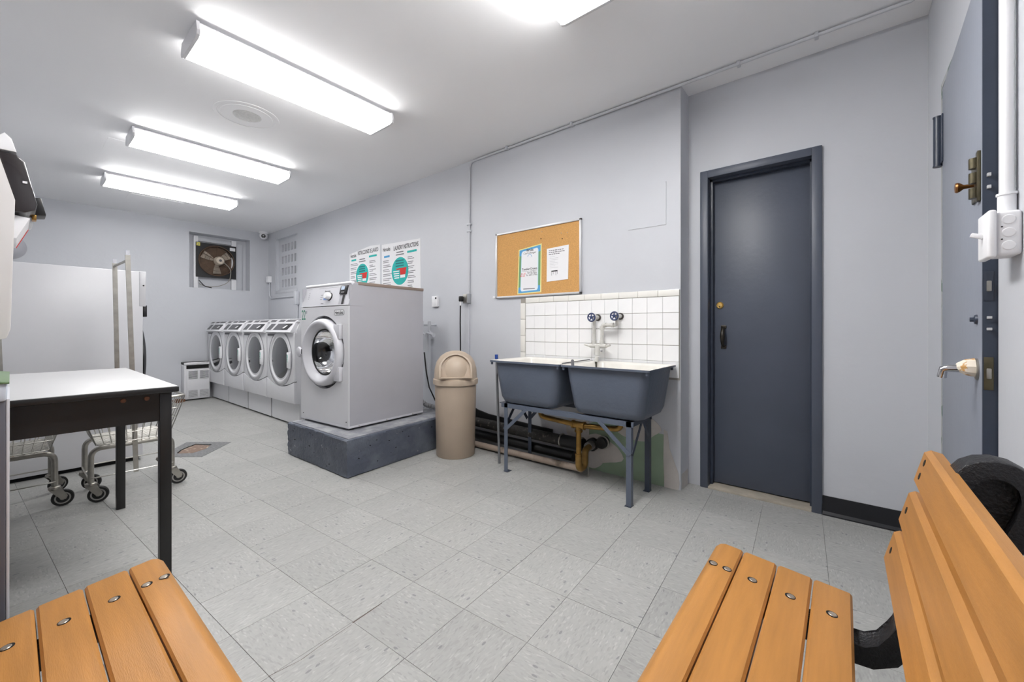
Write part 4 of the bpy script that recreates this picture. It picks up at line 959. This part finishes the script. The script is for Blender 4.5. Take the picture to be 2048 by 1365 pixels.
MB().tube([(2.85, 1.55, .21), (XW-.005, 1.56, .21)], .036, 16).build('wall_coupling', pmat('grey_coupling', (128, 126, 124), .5), br, 40, o_)
MB().tube([(2.915, 1.555, .21), (XW-.002, 1.56, .21)], .05, 18).build('wall_flange', BLACKP, br, 40, o_)
MB().tube([(2.80, 1.52, 0), (2.80, 1.52, .20)], .006, 8).build('support_rod', STEEL, br, 40, o_)
# cleanout stub
cl = thing('pipe_stub', 'black capped pipe stub in the green wall patch', 'pipe', (XW-.04, 1.46, .20)); o_ = cl.location
MB().tube([(XW-.075, 1.46, .245), (XW, 1.46, .245)], .042, 18).build('stub', BLACKP, cl, 40, o_)
m = MB(); m.tube([(XW-.04, 1.46+.046*math.cos(2*PI*i/20), .245+.046*math.sin(2*PI*i/20)) for i in range(20)], .007, 6, closed=True); m.build('clamp', STEEL, cl, 40, o_)
# floor pipes along the wall
p1 = thing('waste_pipe', 'tarry black waste pipe along the wall with a rubber coupling', 'pipe', (2.86, 2.4, .15)); o_ = p1.location
MB().tube([(2.87, 2.97, .228), (2.87, 1.80, .215)], .045, 18).build('pipe', TAR, p1, 40, o_)
MB().tube([(2.87, 1.82, .215), (2.87, 1.60, .213)], .05, 18).build('coupling', RUBBER, p1, 40, o_)
m = MB(); m.tube([(2.87+.053*math.cos(2*PI*i/20), 1.80, .215+.053*math.sin(2*PI*i/20)) for i in range(20)], .006, 6, closed=True); m.build('clamp', STEEL, p1, 40, o_)
m = MB(); m.tube([(2.87+.053*math.cos(2*PI*i/20), 1.615, .213+.053*math.sin(2*PI*i/20)) for i in range(20)], .006, 6, closed=True); m.build('clamp', STEEL, p1, 40, o_)
o = tag(recenter(MB().tube([(2.895, 2.97, .10), (2.895, 1.70, .095)], .042, 18).build('black_pipe', BLACKP, None, 40)), 'glossy black lower pipe between the tarry pipe and tan pipe', 'pipe')
o = tag(recenter(MB().tube(bend([(2.80, 2.97, .034), (2.80, 1.62, .045), (2.76, 1.56, .06)], .04), .026, 16).build('tan_pipe', TAN, None, 40)), 'tan copper pipe lying lowest along the floor under the sink', 'pipe')
m = MB(); pts = [(2.88, .19), (2.70, .20), (2.5, .255), (2.3, .27), (2.16, .26), (1.95, .26), (1.8, .27), (1.8, .245), (2.1, .235), (2.4, .245)]
pts = [(2.93, .20), (2.93, .36), (2.85, .325), (2.7, .30), (2.4, .285), (2.1, .27), (1.95, .265), (1.95, .20)]
m.prism(pts, YZ, XW-.02, XW-.004); o = tag(recenter(m.build('rubber_strip', RUBBER, None, None)), 'loose black cove strip leaning against the wall behind the pipes', 'strip')
# pole with blue cap
mp = thing('mop_handle', 'grey metal pole with a blue cap beside the sink', 'pole', (2.61, 2.27, 0)); o_ = mp.location
MB().tube([(2.60, 2.25, 0), (2.62, 2.30, .885)], .011, 12).build('pole', pmat('pole_grey', (120, 122, 126), .4, metal=.4), mp, 40, o_)
MB().tube([(2.62, 2.30, .878), (2.621, 2.302, .915)], .0145, 12).build('cap', BLUE, mp, 40, o_)
# faucet assembly
fc = thing('faucet', 'old painted wall faucet with two navy valve wheels over the sink', 'faucet', (2.9, 1.47, .80)); o_ = fc.location; fxx = 2.885
PIPEG = pmat('painted_pipe', (196, 195, 190), .4, var=.1, scale=16)
yL, yR = 1.515, 1.325
for y, z in ((yL, 1.225), (yR, 1.232)):
    MB().tube([(fxx, y, z), (XW-.006, y-.0, z)], .017, 12).build('valve_body', PIPEG, fc, 40, o_)
    MB().lathe([(.026, 0), (.026, .01), (.02, .014)], (XW-.013, y, z), '-x', 16).build('escutcheon', pmat('dark_flange', (52, 46, 42), .6), fc, 40, o_)
    st = MB().tube([(fxx-.045, y, z), (fxx, y, z)], .007, 8).build('stem', STEEL, fc, 40, o_)
    m = MB(); m.tube([(fxx-.045, y+.03*math.cos(2*PI*i/24), z+.03*math.sin(2*PI*i/24)) for i in range(24)], .0058, 8, closed=True)
    for k in range(5): m.tube([(fxx-.047, y, z), (fxx-.045, y+.029*math.cos(2*PI*k/5+.3), z+.029*math.sin(2*PI*k/5+.3))], .0045, 6)
    m.lathe([(.012, -.004), (.012, .006), (0, .008)], (fxx-.045, y, z), '-x', 12); m.build('valve_wheel', BLUEW, st, 40, o_)
MB().tube([(fxx, yL, 1.225), (fxx, yL, 1.03)], .0135, 12).build('riser', PIPEG, fc, 40, o_)
MB().tube(bend([(fxx, yR, 1.225), (fxx, yR, 1.165), (fxx, 1.445, 1.165), (fxx, 1.45, 1.03)], .016), .0135, 12).build('riser', PIPEG, fc, 40, o_)
for y, z in ((1.425, 1.165), (1.36, 1.165)): MB().tube([(fxx, y-.010, z), (fxx, y+.010, z)], .0185, 10).build('fitting', PIPEG, fc, 40, o_)
for y, z in ((yL, 1.03), (1.45, 1.03), (1.448, 1.14)): MB().tube([(fxx, y, z-.016), (fxx, y, z+.016)], .019, 8).build('fitting', PIPEG, fc, 40, o_)
MB().tube([(fxx-.002, yL+.035, 1.004), (fxx-.004, 1.41, 1.004)], .0165, 12).build('mixer_body', PIPEG, fc, 40, o_)
for y0, y1 in ((yL+.03, yL+.075), (1.41, 1.37)):
    MB().tube([(fxx-.005, y0, 1.0), (fxx-.02, y1, 1.012)], [.010, .007], 8).build('lever', PIPEG, fc, 40, o_)
MB().tube([(fxx-.008, 1.478, 1.01), (fxx-.02, 1.48, .93)], .02, 12).build('spout_neck', PIPEG, fc, 40, o_)
MB().tube([(fxx-.02, 1.48, .92), (fxx-.03, 1.482, .88)], .014, 12).build('spout', PIPEG, fc, 40, o_)
MB().tube([(fxx-.03, 1.482, .885), (fxx-.035, 1.483, .80)], .009, 10).build('hose_end', pmat('dark_olive', (62, 62, 52), .5), fc, 40, o_)
MB().lathe([(.008, 0), (.008, .01), (0, .012)], (fxx-.025, 1.437, .965), '-x', 10).build('cap_screw', CHROME, fc, 40, o_)
tag(recenter(MB().tube([(2.445, 1.533, .893), (2.86, 1.540, .895)], .004, 6).build('divider_rod', GREYD, None, 40)), 'thin rod lying across the joint of the two sink tubs', 'rod')
tag(recenter(MB().tube([(2.47, 1.46, .86), (2.53, 1.50, .91)], .011, 10).build('plug_handle', GREYD, None, 40)), 'short grey stub leaning over the sink divider', 'stub')
# ================================================================== FOLDING TABLE
tb = thing('folding_table', 'white topped black work table in front of the wire carts', 'table', (.0, 2.95, 0)); o_ = tb.location
TXa, TXb, TYa, TYb, TZ = -.56, .475, 2.30, 3.60, .885
MB().box(TXa, TXb-.004, TYa+.004, TYb-.004, TZ-.004, TZ, bev=.001).build('laminate', TABLEW, tb, 40, o_)
MB().box(TXa, TXb, TYa, TYb, TZ-.026, TZ-.002, bev=.004).build('top_board', BLACK, tb, 40, o_)
LI = .035
for x in (TXb-.045-.012, TXa+.02):
    for y in (TYa+.055, TYb-.07):
        MB().box(x, x+.042, y, y+.042, 0, TZ-.026, bev=.003).build('leg', BLACK, tb, 40, o_)
MB().box(TXa+.02, TXb-.04, TYa+.06, TYa+.08, TZ-.155, TZ-.026).build('apron', BLACK, tb, None, o_)
MB().box(TXa+.02, TXb-.04, TYb-.06, TYb-.04, TZ-.155, TZ-.026).build('apron', BLACK, tb, None, o_)
MB().box(TXb-.045, TXb-.025, TYa+.09, TYb-.07, TZ-.155, TZ-.026).build('apron', BLACK, tb, None, o_)
for x in (.30, .375): MB().lathe([(.010, 0), (.009, .004), (.004, .005), (0, .004)], (x, TYa+.06, TZ-.05), '-y', 12).build('bolt', pmat('rust_bolt', (112, 76, 58), .5, metal=.5), tb, 40, o_)
# ================================================================== WIRE LAUNDRY CARTS
def make_cart():
    t = thing('laundry_cart', '', 'cart', (0, 0, 0), 0, 'wire laundry carts behind the table')
    # local: x along the cart, +-.30 ; y 0 front .. .47 back ; z floor
    hx, y0, y1 = .215, .03, .44
    fr = .35
    def ring(ix, iy0, iy1, z, r=.03): return [(p[0], p[1], z) for p in rrect(-ix, ix, iy0, iy1, r, 4)]
    Zb, Zt = .375, .65
    m = MB(); levels = [(Zb, 0), (.435, .22), (.50, .46), (.565, .70)]
    def lim(f): return .185+.085*f, .03-.03*f, .44+.03*f
    for z, f in levels:
        ix, a, b = lim(f); m.tube(ring(ix, a, b, z), .0034, 5, closed=True)
    ix, a, b = lim(0); jx, c_, d = lim(1)
    for k in range(11):
        u = -1+2*k/10.0
        for yy, zz in ((a, c_), (b, d)): m.tube([(u*ix, yy, Zb), (u*jx, zz, Zt)], .003, 5)
    for k in range(9):
        u = k/8.0
        for s_ in (-1, 1): m.tube([(s_*ix, a+(b-a)*u, Zb), (s_*jx, c_+(d-c_)*u, Zt)], .003, 5)
    for k in range(17): yy = a+(b-a)*(k+.5)/17; m.tube([(-ix, yy, Zb), (ix, yy, Zb)], .0022, 5)
    for k in range(9): xx = -ix+2*ix*(k+.5)/9; m.tube([(xx, a, Zb-.004), (xx, b, Zb-.004)], .003, 5)
    m.build('wire_basket', WIRE, t, 40)
    MB().tube(ring(jx, c_, d, Zt, .04), .009, 8, closed=True).build('basket_rim', STEEL, t, 40)
    for yy in (.06, .41):
        m = MB(); m.tube(bend([(-.207, yy, .135), (-.207, yy, fr), (.207, yy, fr), (.207, yy, .135)], .06, 6), .0155, 12); m.build('frame_tube', STEEL, t, 40)
    MB().tube(rr_ := [(p[0], p[1], .165) for p in rrect(-.22, .22, .04, .43, .03, 3)], .0045, 6, closed=True).build('lower_rail', WIRE, t, 40)
    for sx in (-1, 1):
        for yy in (.06, .41):
            x = sx*.207; a_ = random.uniform(-.5, .5)
            dx, dy = .035*math.cos(a_), .035*math.sin(a_)
            c0 = MB(); c0.lathe([(.02, .135), (.028, .13), (.03, .118), (.022, .112)], (x, yy, 0), 'z', 16); cs = c0.build('caster', STEEL, t, 40)
            m = MB(); px_, py_ = -math.sin(a_), math.cos(a_)
            for s_ in (-1, 1):
                q = [(x+s_*px_*.019+u*math.cos(a_), yy+s_*py_*.019+u*math.sin(a_), z) for u, z in ((-.026, .118), (.03, .118), (.058, .065), (.05, .045), (.03, .045), (-.005, .09))]
                q2 = [(v[0]+s_*px_*.003, v[1]+s_*py_*.003, v[2]) for v in q]; n_ = len(q)
                m._new(q+q2, [tuple(range(n_)), tuple(range(n_, 2*n_))]+[(i, (i+1) % n_, n_+(i+1) % n_, n_+i) for i in range(n_)])
            m.build('fork', STEEL, cs, None)
            wc = (x+dx, yy+dy, .052); ax = (Vector((math.cos(a_), math.sin(a_), 0)), Vector((0, 0, 1)), Vector((-math.sin(a_), math.cos(a_), 0)))
            MB().lathe([(.036, -.013), (.048, -.013), (.052, -.007), (.052, .007), (.048, .013), (.036, .013)], wc, ax, 24).build('tyre', RUBBER, cs, 40)
            MB().lathe([(.0, -.0145), (.012, -.0145), (.014, -.012), (.037, -.0135), (.037, .0135), (.014, .012), (.012, .0145), (0, .0145)], wc, ax, 20).build('hub', pmat('hub_grey', (150, 148, 144), .5), cs, 40)
    # hanging rack: flat uprights at mid length, leaning slightly
    for yy, top, lean, x00 in ((.045, 1.64, -.033, .01), (.43, 1.62, -.052, -.028)):
        m = MB(); v = []
        for x, z in ((x00, .15), (lean, top)):
            for a_, b_ in ((-.013, -.006), (.013, -.006), (.013, .006), (-.013, .006)): v.append((x+a_, yy+b_, z))
        m._new(v, [(3, 2, 1, 0), (4, 5, 6, 7)]+[(i, (i+1) % 4, 4+(i+1) % 4, 4+i) for i in range(4)])
        up = m.build('rack_upright', STEEL, t, None)
        MB().box(lean-.010, lean+.010, yy-.004, yy+.004, top-.005, top+.032).build('rack_hook', CHROME, up, None)
        MB().tube([(x00, yy-.012, .36), (x00, yy+.012, .36)], .008, 8).build('bolt', STEEL, up, 40)
    m = MB(); m.tube([(-.033, .045, 1.605), (-.052, .43, 1.60)], .008, 8); m.build('rack_crossbar', STEEL, t, 40)
    return t
c2 = make_cart(); c2.location = (.537, 3.745, 0); c2['label'] = 'wire laundry cart with hanging rack showing between the table legs'
c1 = copy_tree(c2); c1.location = (-.03, 3.84, 0); c1['label'] = 'wire laundry cart partly cut off at the left edge behind the table'
# ================================================================== LARGE DRYER
ld = thing('large_dryer', 'large white tumble dryer seen from its blank side', 'dryer', (.3, 5.1, 0)); o_ = ld.location
MB().box(-.5, .725, 4.72, 5.52, .03, 1.63, bev=.006).build('cabinet', WHITE, ld, 40, o_)
MB().box(-.48, .70, 4.745, 5.5, 0, .03).build('toe_gap', DARKHOLE, ld, None, o_)
MB().box(.70, .745, 4.717, 5.523, 1.33, 1.632, bev=.004).build('control_panel', WHITE, ld, 40, o_)
MB().lathe([(.006, 0), (.006, .003), (0, .003)], (.728, 4.717, 1.51), '-y', 10).build('screw', BLACKP, ld, 40, o_)
m = MB(); m.lathe([(.33, 0), (.33, .02), (.30, .038), (.24, .042), (.22, .03), (0, .028)], (.725, 5.12, .86), 'x', 48); m.build('door', BLACKP, ld, 50, o_)
MB().box(.725, .755, 4.735, 4.85, 1.24, 1.34, bev=.004).build('handle', BLACKP, ld, 40, o_)
# ================================================================== PAYMENT KIOSK (left edge)
kk = thing('payment_kiosk', 'white wall kiosk with black slanted card console at the left edge', 'kiosk', (-.28, 2.2, 1.11)); o_ = kk.location
kp = [(-.6, 1.11), (-.03, 1.105), (-.008, 1.112), (.0, 1.14), (.009, 1.54), (-.02, 1.66), (-.04, 1.74), (-.6, 1.76)]
MB().prism(kp, XZ, 1.99, 2.005, bev=.002).build('side_panel', pmat('warm_white', (214, 211, 209), .4, var=.01), kk, 40, o_)
MB().prism([(u-.006 if u > -.5 else u, v) for u, v in kp], XZ, 2.005, 2.46).build('body', WHITE2, kk, None, o_)
MB().prism([(-.06, 1.70), (-.012, 1.755), (.002, 1.74), (.012, 1.70)], XZ, 2.03, 2.44, bev=.003).build('top_hood', WHITE2, kk, 40, o_)
cns = MB().prism([(-.03, 1.695), (.012, 1.692), (.028, 1.675), (.055, 1.545), (.052, 1.525), (.03, 1.512), (.0, 1.512)], XZ, 2.03, 2.44, bev=.005).build('console', pmat('console_black', (40, 34, 36), .25, var=.2, scale=3, coat=.5), kk, 40, o_)
MB().box(.045, .072, 2.12, 2.2, 1.525, 1.585, bev=.003, rot=Matrix.Rotation(-.2, 3, 'Y')).build('card_reader', BLACKP, cns, 40, o_)
MB().box(.045, .056, 2.12, 2.16, 1.508, 1.528, bev=.003).build('card_slot', BRASS, cns, 40, o_)
MB().box(.024, .034, 2.026, 2.030, 1.605, 1.612).build('console_icon', WHITE2, cns, None, o_)
MB().prism([(.005, 1.505), (.04, 1.50), (.012, 1.43), (.005, 1.43)], XZ, 2.05, 2.3, bev=.002).build('receipt_chute', WHITE2, kk, 40, o_)
MB().prism([(.0405, 1.4995), (.0412, 1.4985), (.013, 1.4285), (.012, 1.43)], XZ, 2.285, 2.3).build('chute_edge', PRINTR, kk, None, o_)
# ================================================================== TALL BIN (left edge)
bn = thing('recycling_bin', 'tall grey bin with green lid edge at the left edge', 'bin', (-.25, 1.95, 0)); o_ = bn.location
MB().prism([(-.46, 0), (-.009, 0), (-.008, .95), (-.48, .95)], XZ, 1.76, 2.14, bev=.003).build('body', BINGREY, bn, 40, o_)
MB().prism([(-.008, 0.0), (-.003, 0.0), (-.0015, .95), (-.0075, .95)], XZ, 1.765, 2.13, bev=.001).build('corner_strip', SILVER_L, bn, 40, o_)
MB().box(-.49, -.006, 1.75, 2.15, .945, .995, bev=.008).build('liner_band', pmat('liner', (196, 204, 216), .5, var=.05), bn, 40, o_)
m = MB(); m.prism([(-.49, .995), (-.002, .9925), (-.002, .998), (-.2, 1.03), (-.3, 1.03), (-.47, 1.004)], XZ, 1.745, 2.155, bev=.003); m.build('lid', GREENL, bn, 40, o_)
# ================================================================== BENCHES
def make_bench():
    t = thing('bench', '', 'bench', (0, 0, 0), 0, 'orange plank benches')
    L = .61; bounds = [(0., -.0745), (-.0775, -.1665), (-.1695, -.2555), (-.2585, -.346)]
    zf = lambda y: .43+y*.105
    tilt = math.atan(.105)
    SCREW = pmat('screw_head', (178, 168, 156), .35, metal=.7)
    for k, (ya, yb_) in enumerate(bounds):
        m = MB(); yc = (ya+yb_)/2; hw_ = (ya-yb_)/2
        if k == 0: prof = [(-hw_, -.036), (-hw_, -.005), (-hw_+.005, 0), (hw_-.022, 0), (hw_-.008, -.006), (hw_+.004, -.020), (hw_+.006, -.036)]
        else: prof = [(-hw_, -.036), (-hw_, -.006), (-hw_+.006, 0), (hw_-.006, 0), (hw_, -.006), (hw_, -.036)]
        m.prism(prof, YZ, -L, L, bev=.004)
        R_ = Matrix.Rotation(tilt, 3, 'X')
        for v in m.bm.verts: v.co = Vector((0, yc, zf(yc)))+R_ @ v.co
        s_ = m.build('seat_slat', WOODP, t, 40)
        for sx in (-1, 1):
            for yo in ((-.019, .019) if k == 0 else (0,)):
                c_ = Vector((sx*(L-.15), yc+yo, zf(yc+yo)+.0004)); nz = R_ @ Vector((0, 0, 1)); ny = R_ @ Vector((0, 1, 0))
                m = MB(); m.lathe([(.0125, 0), (.0125, .0006), (0, .0006)], c_, (Vector((1, 0, 0)), ny, nz), 18); so = m.build('screw_recess', DARKHOLE, s_, 40)
                m = MB(); m.lathe([(.0095, .0006), (.008, .0022), (0, .0026)], c_+ny*-.0015, (Vector((1, 0, 0)), ny, nz), 16); m.build('screw', SCREW, s_, 40)
    lean = Vector((0, -.25, .968)); nb = Vector((0, -.968, -.25))
    for k in range(3):
        b0 = Vector((0, -.409-.029*k, .515+.1125*k)); m = MB(); hw_ = .047
        prof = [(-hw_+.006, 0), (hw_-.010, 0), (hw_, .010), (hw_, .032), (hw_-.008, .04), (-hw_+.006, .04), (-hw_, .034), (-hw_, .006)]
        m.prism(prof, YZ, -L, L, bev=.004)
        for v in m.bm.verts: v.co = Vector((v.co.x, 0, 0))+b0+lean*(v.co.y+hw_)+nb*v.co.z
        s_ = m.build('back_slat', WOODP, t, 40)
        for sx in (-1, 1):
            for f in ((.03, .066) if k == 2 else (.05,)):
                c_ = Vector((sx*(L-.05), 0, 0))+b0+lean*f; m = MB(); m.lathe([(.009, 0), (.009, .0008), (0, .0008)], c_, (Vector((1, 0, 0)), lean, -nb), 14); m.build('screw_recess', DARKHOLE, s_, 40)
    for sx in (-1, 1):
        x = sx*(L-.15); hwx = .035
        def band(pts, th, name, closed=False):
            """rectangular bar following a path in the y-z plane"""
            P = [Vector((p[0], p[1])) for p in pts]; l, r = [], []
            for i in range(len(P)):
                d_ = (P[min(i+1, len(P)-1)]-P[max(i-1, 0)]).normalized(); n_ = Vector((-d_.y, d_.x))*th/2
                l.append(P[i]+n_); r.append(P[i]-n_)
            m = MB(); m.prism([tuple(q) for q in l+r[::-1]], YZ, x-hwx, x+hwx, bev=.005); return m.build(name, BLACKC, t, 40)
        seat = [(.0, .375), (-.15, .362), (-.28, .347), (-.335, .335), (-.375, .338), (-.41, .36), (-.435, .40), (-.448, .45)]
        band(seat, .045, 'seat_support')
        loop = [(-.455, .45), (-.475, .55), (-.50, .65), (-.52, .74), (-.528, .79)]
        for i in range(1, 9):
            a = PI-PI*i/9*1.15; loop.append((-.578-.05*math.cos(a)*1.0, .80+.045*math.sin(a)))
        loop = [(-.455, .45), (-.48, .55), (-.505, .65), (-.525, .75)]+[(-.578+.052*math.cos(a), .795+.05*math.sin(a)) for a in [i*PI*1.12/9 for i in range(10)]]+[(-.618, .74), (-.59, .66), (-.56, .55), (-.535, .40), (-.53, .2), (-.55, .02)]
        band(loop, .032, 'back_support')
        MB().prism([(-.50, .60), (-.53, .76), (-.545, .82), (-.578, .835), (-.61, .82), (-.615, .76), (-.58, .66), (-.545, .56)], YZ, x-.008, x+.008).build('web', BLACKC, t, None)
        MB().prism([(.005, .02), (-.045, .02), (-.05, .36), (.0, .37)], YZ, x-hwx, x+hwx, bev=.008).build('leg', BLACKC, t, 40)
        MB().prism([(.02, 0), (-.07, 0), (-.06, .025), (.012, .025)], YZ, x-hwx-.006, x+hwx+.006, bev=.004).build('foot', BLACKC, t, 40)
        MB().prism([(-.515, 0), (-.585, 0), (-.575, .03), (-.525, .03)], YZ, x-hwx-.006, x+hwx+.006, bev=.004).build('foot', BLACKC, t, 40)
    return t
b2 = make_bench(); b2.location = (1.497-.61, .325, 0); b2['label'] = 'orange plank bench on the right with its slatted back showing'
b1 = copy_tree(b2); b1.location = (.297, 1.663-.61, 0); b1.rotation_euler = (0, 0, -PI/2); b1['label'] = 'orange plank bench seat in the lower left corner'
# ================================================================== FLOOR PATCH
fp_ = thing('floor_patch', 'dark grey diamond patch of flooring with a worn brown hole', 'patch', (1.13, 4.72, 0)); o_ = fp_.location
Q = [(.86, 4.66), (1.07, 4.405), (1.39, 4.745), (1.11, 5.085), (.90, 4.80)]
MB().prism(Q, XYZ, .0002, .0022).build('patch_sheet', pmat('patch_grey', (104, 105, 106), .6, rgb2=(130, 130, 132), thr=(.4, .7), scale=60), fp_, None, o_)
MB().prism([(.96, 4.68), (1.05, 4.60), (1.16, 4.66), (1.22, 4.76), (1.14, 4.90), (1.06, 4.84), (.98, 4.76)], XYZ, .0022, .0030).build('worn_hole', pmat('worn_brown', (128, 108, 96), .9, rgb2=(190, 176, 156), thr=(.55, .7), scale=25), fp_, None, o_)
MB().tube([(.96, 4.70, .003), (1.0, 4.78, .003), (1.06, 4.845, .003), (1.14, 4.91, .003), (1.23, 4.77, .003)], .006, 5).build('hole_edge', DARKHOLE, fp_, None, o_)
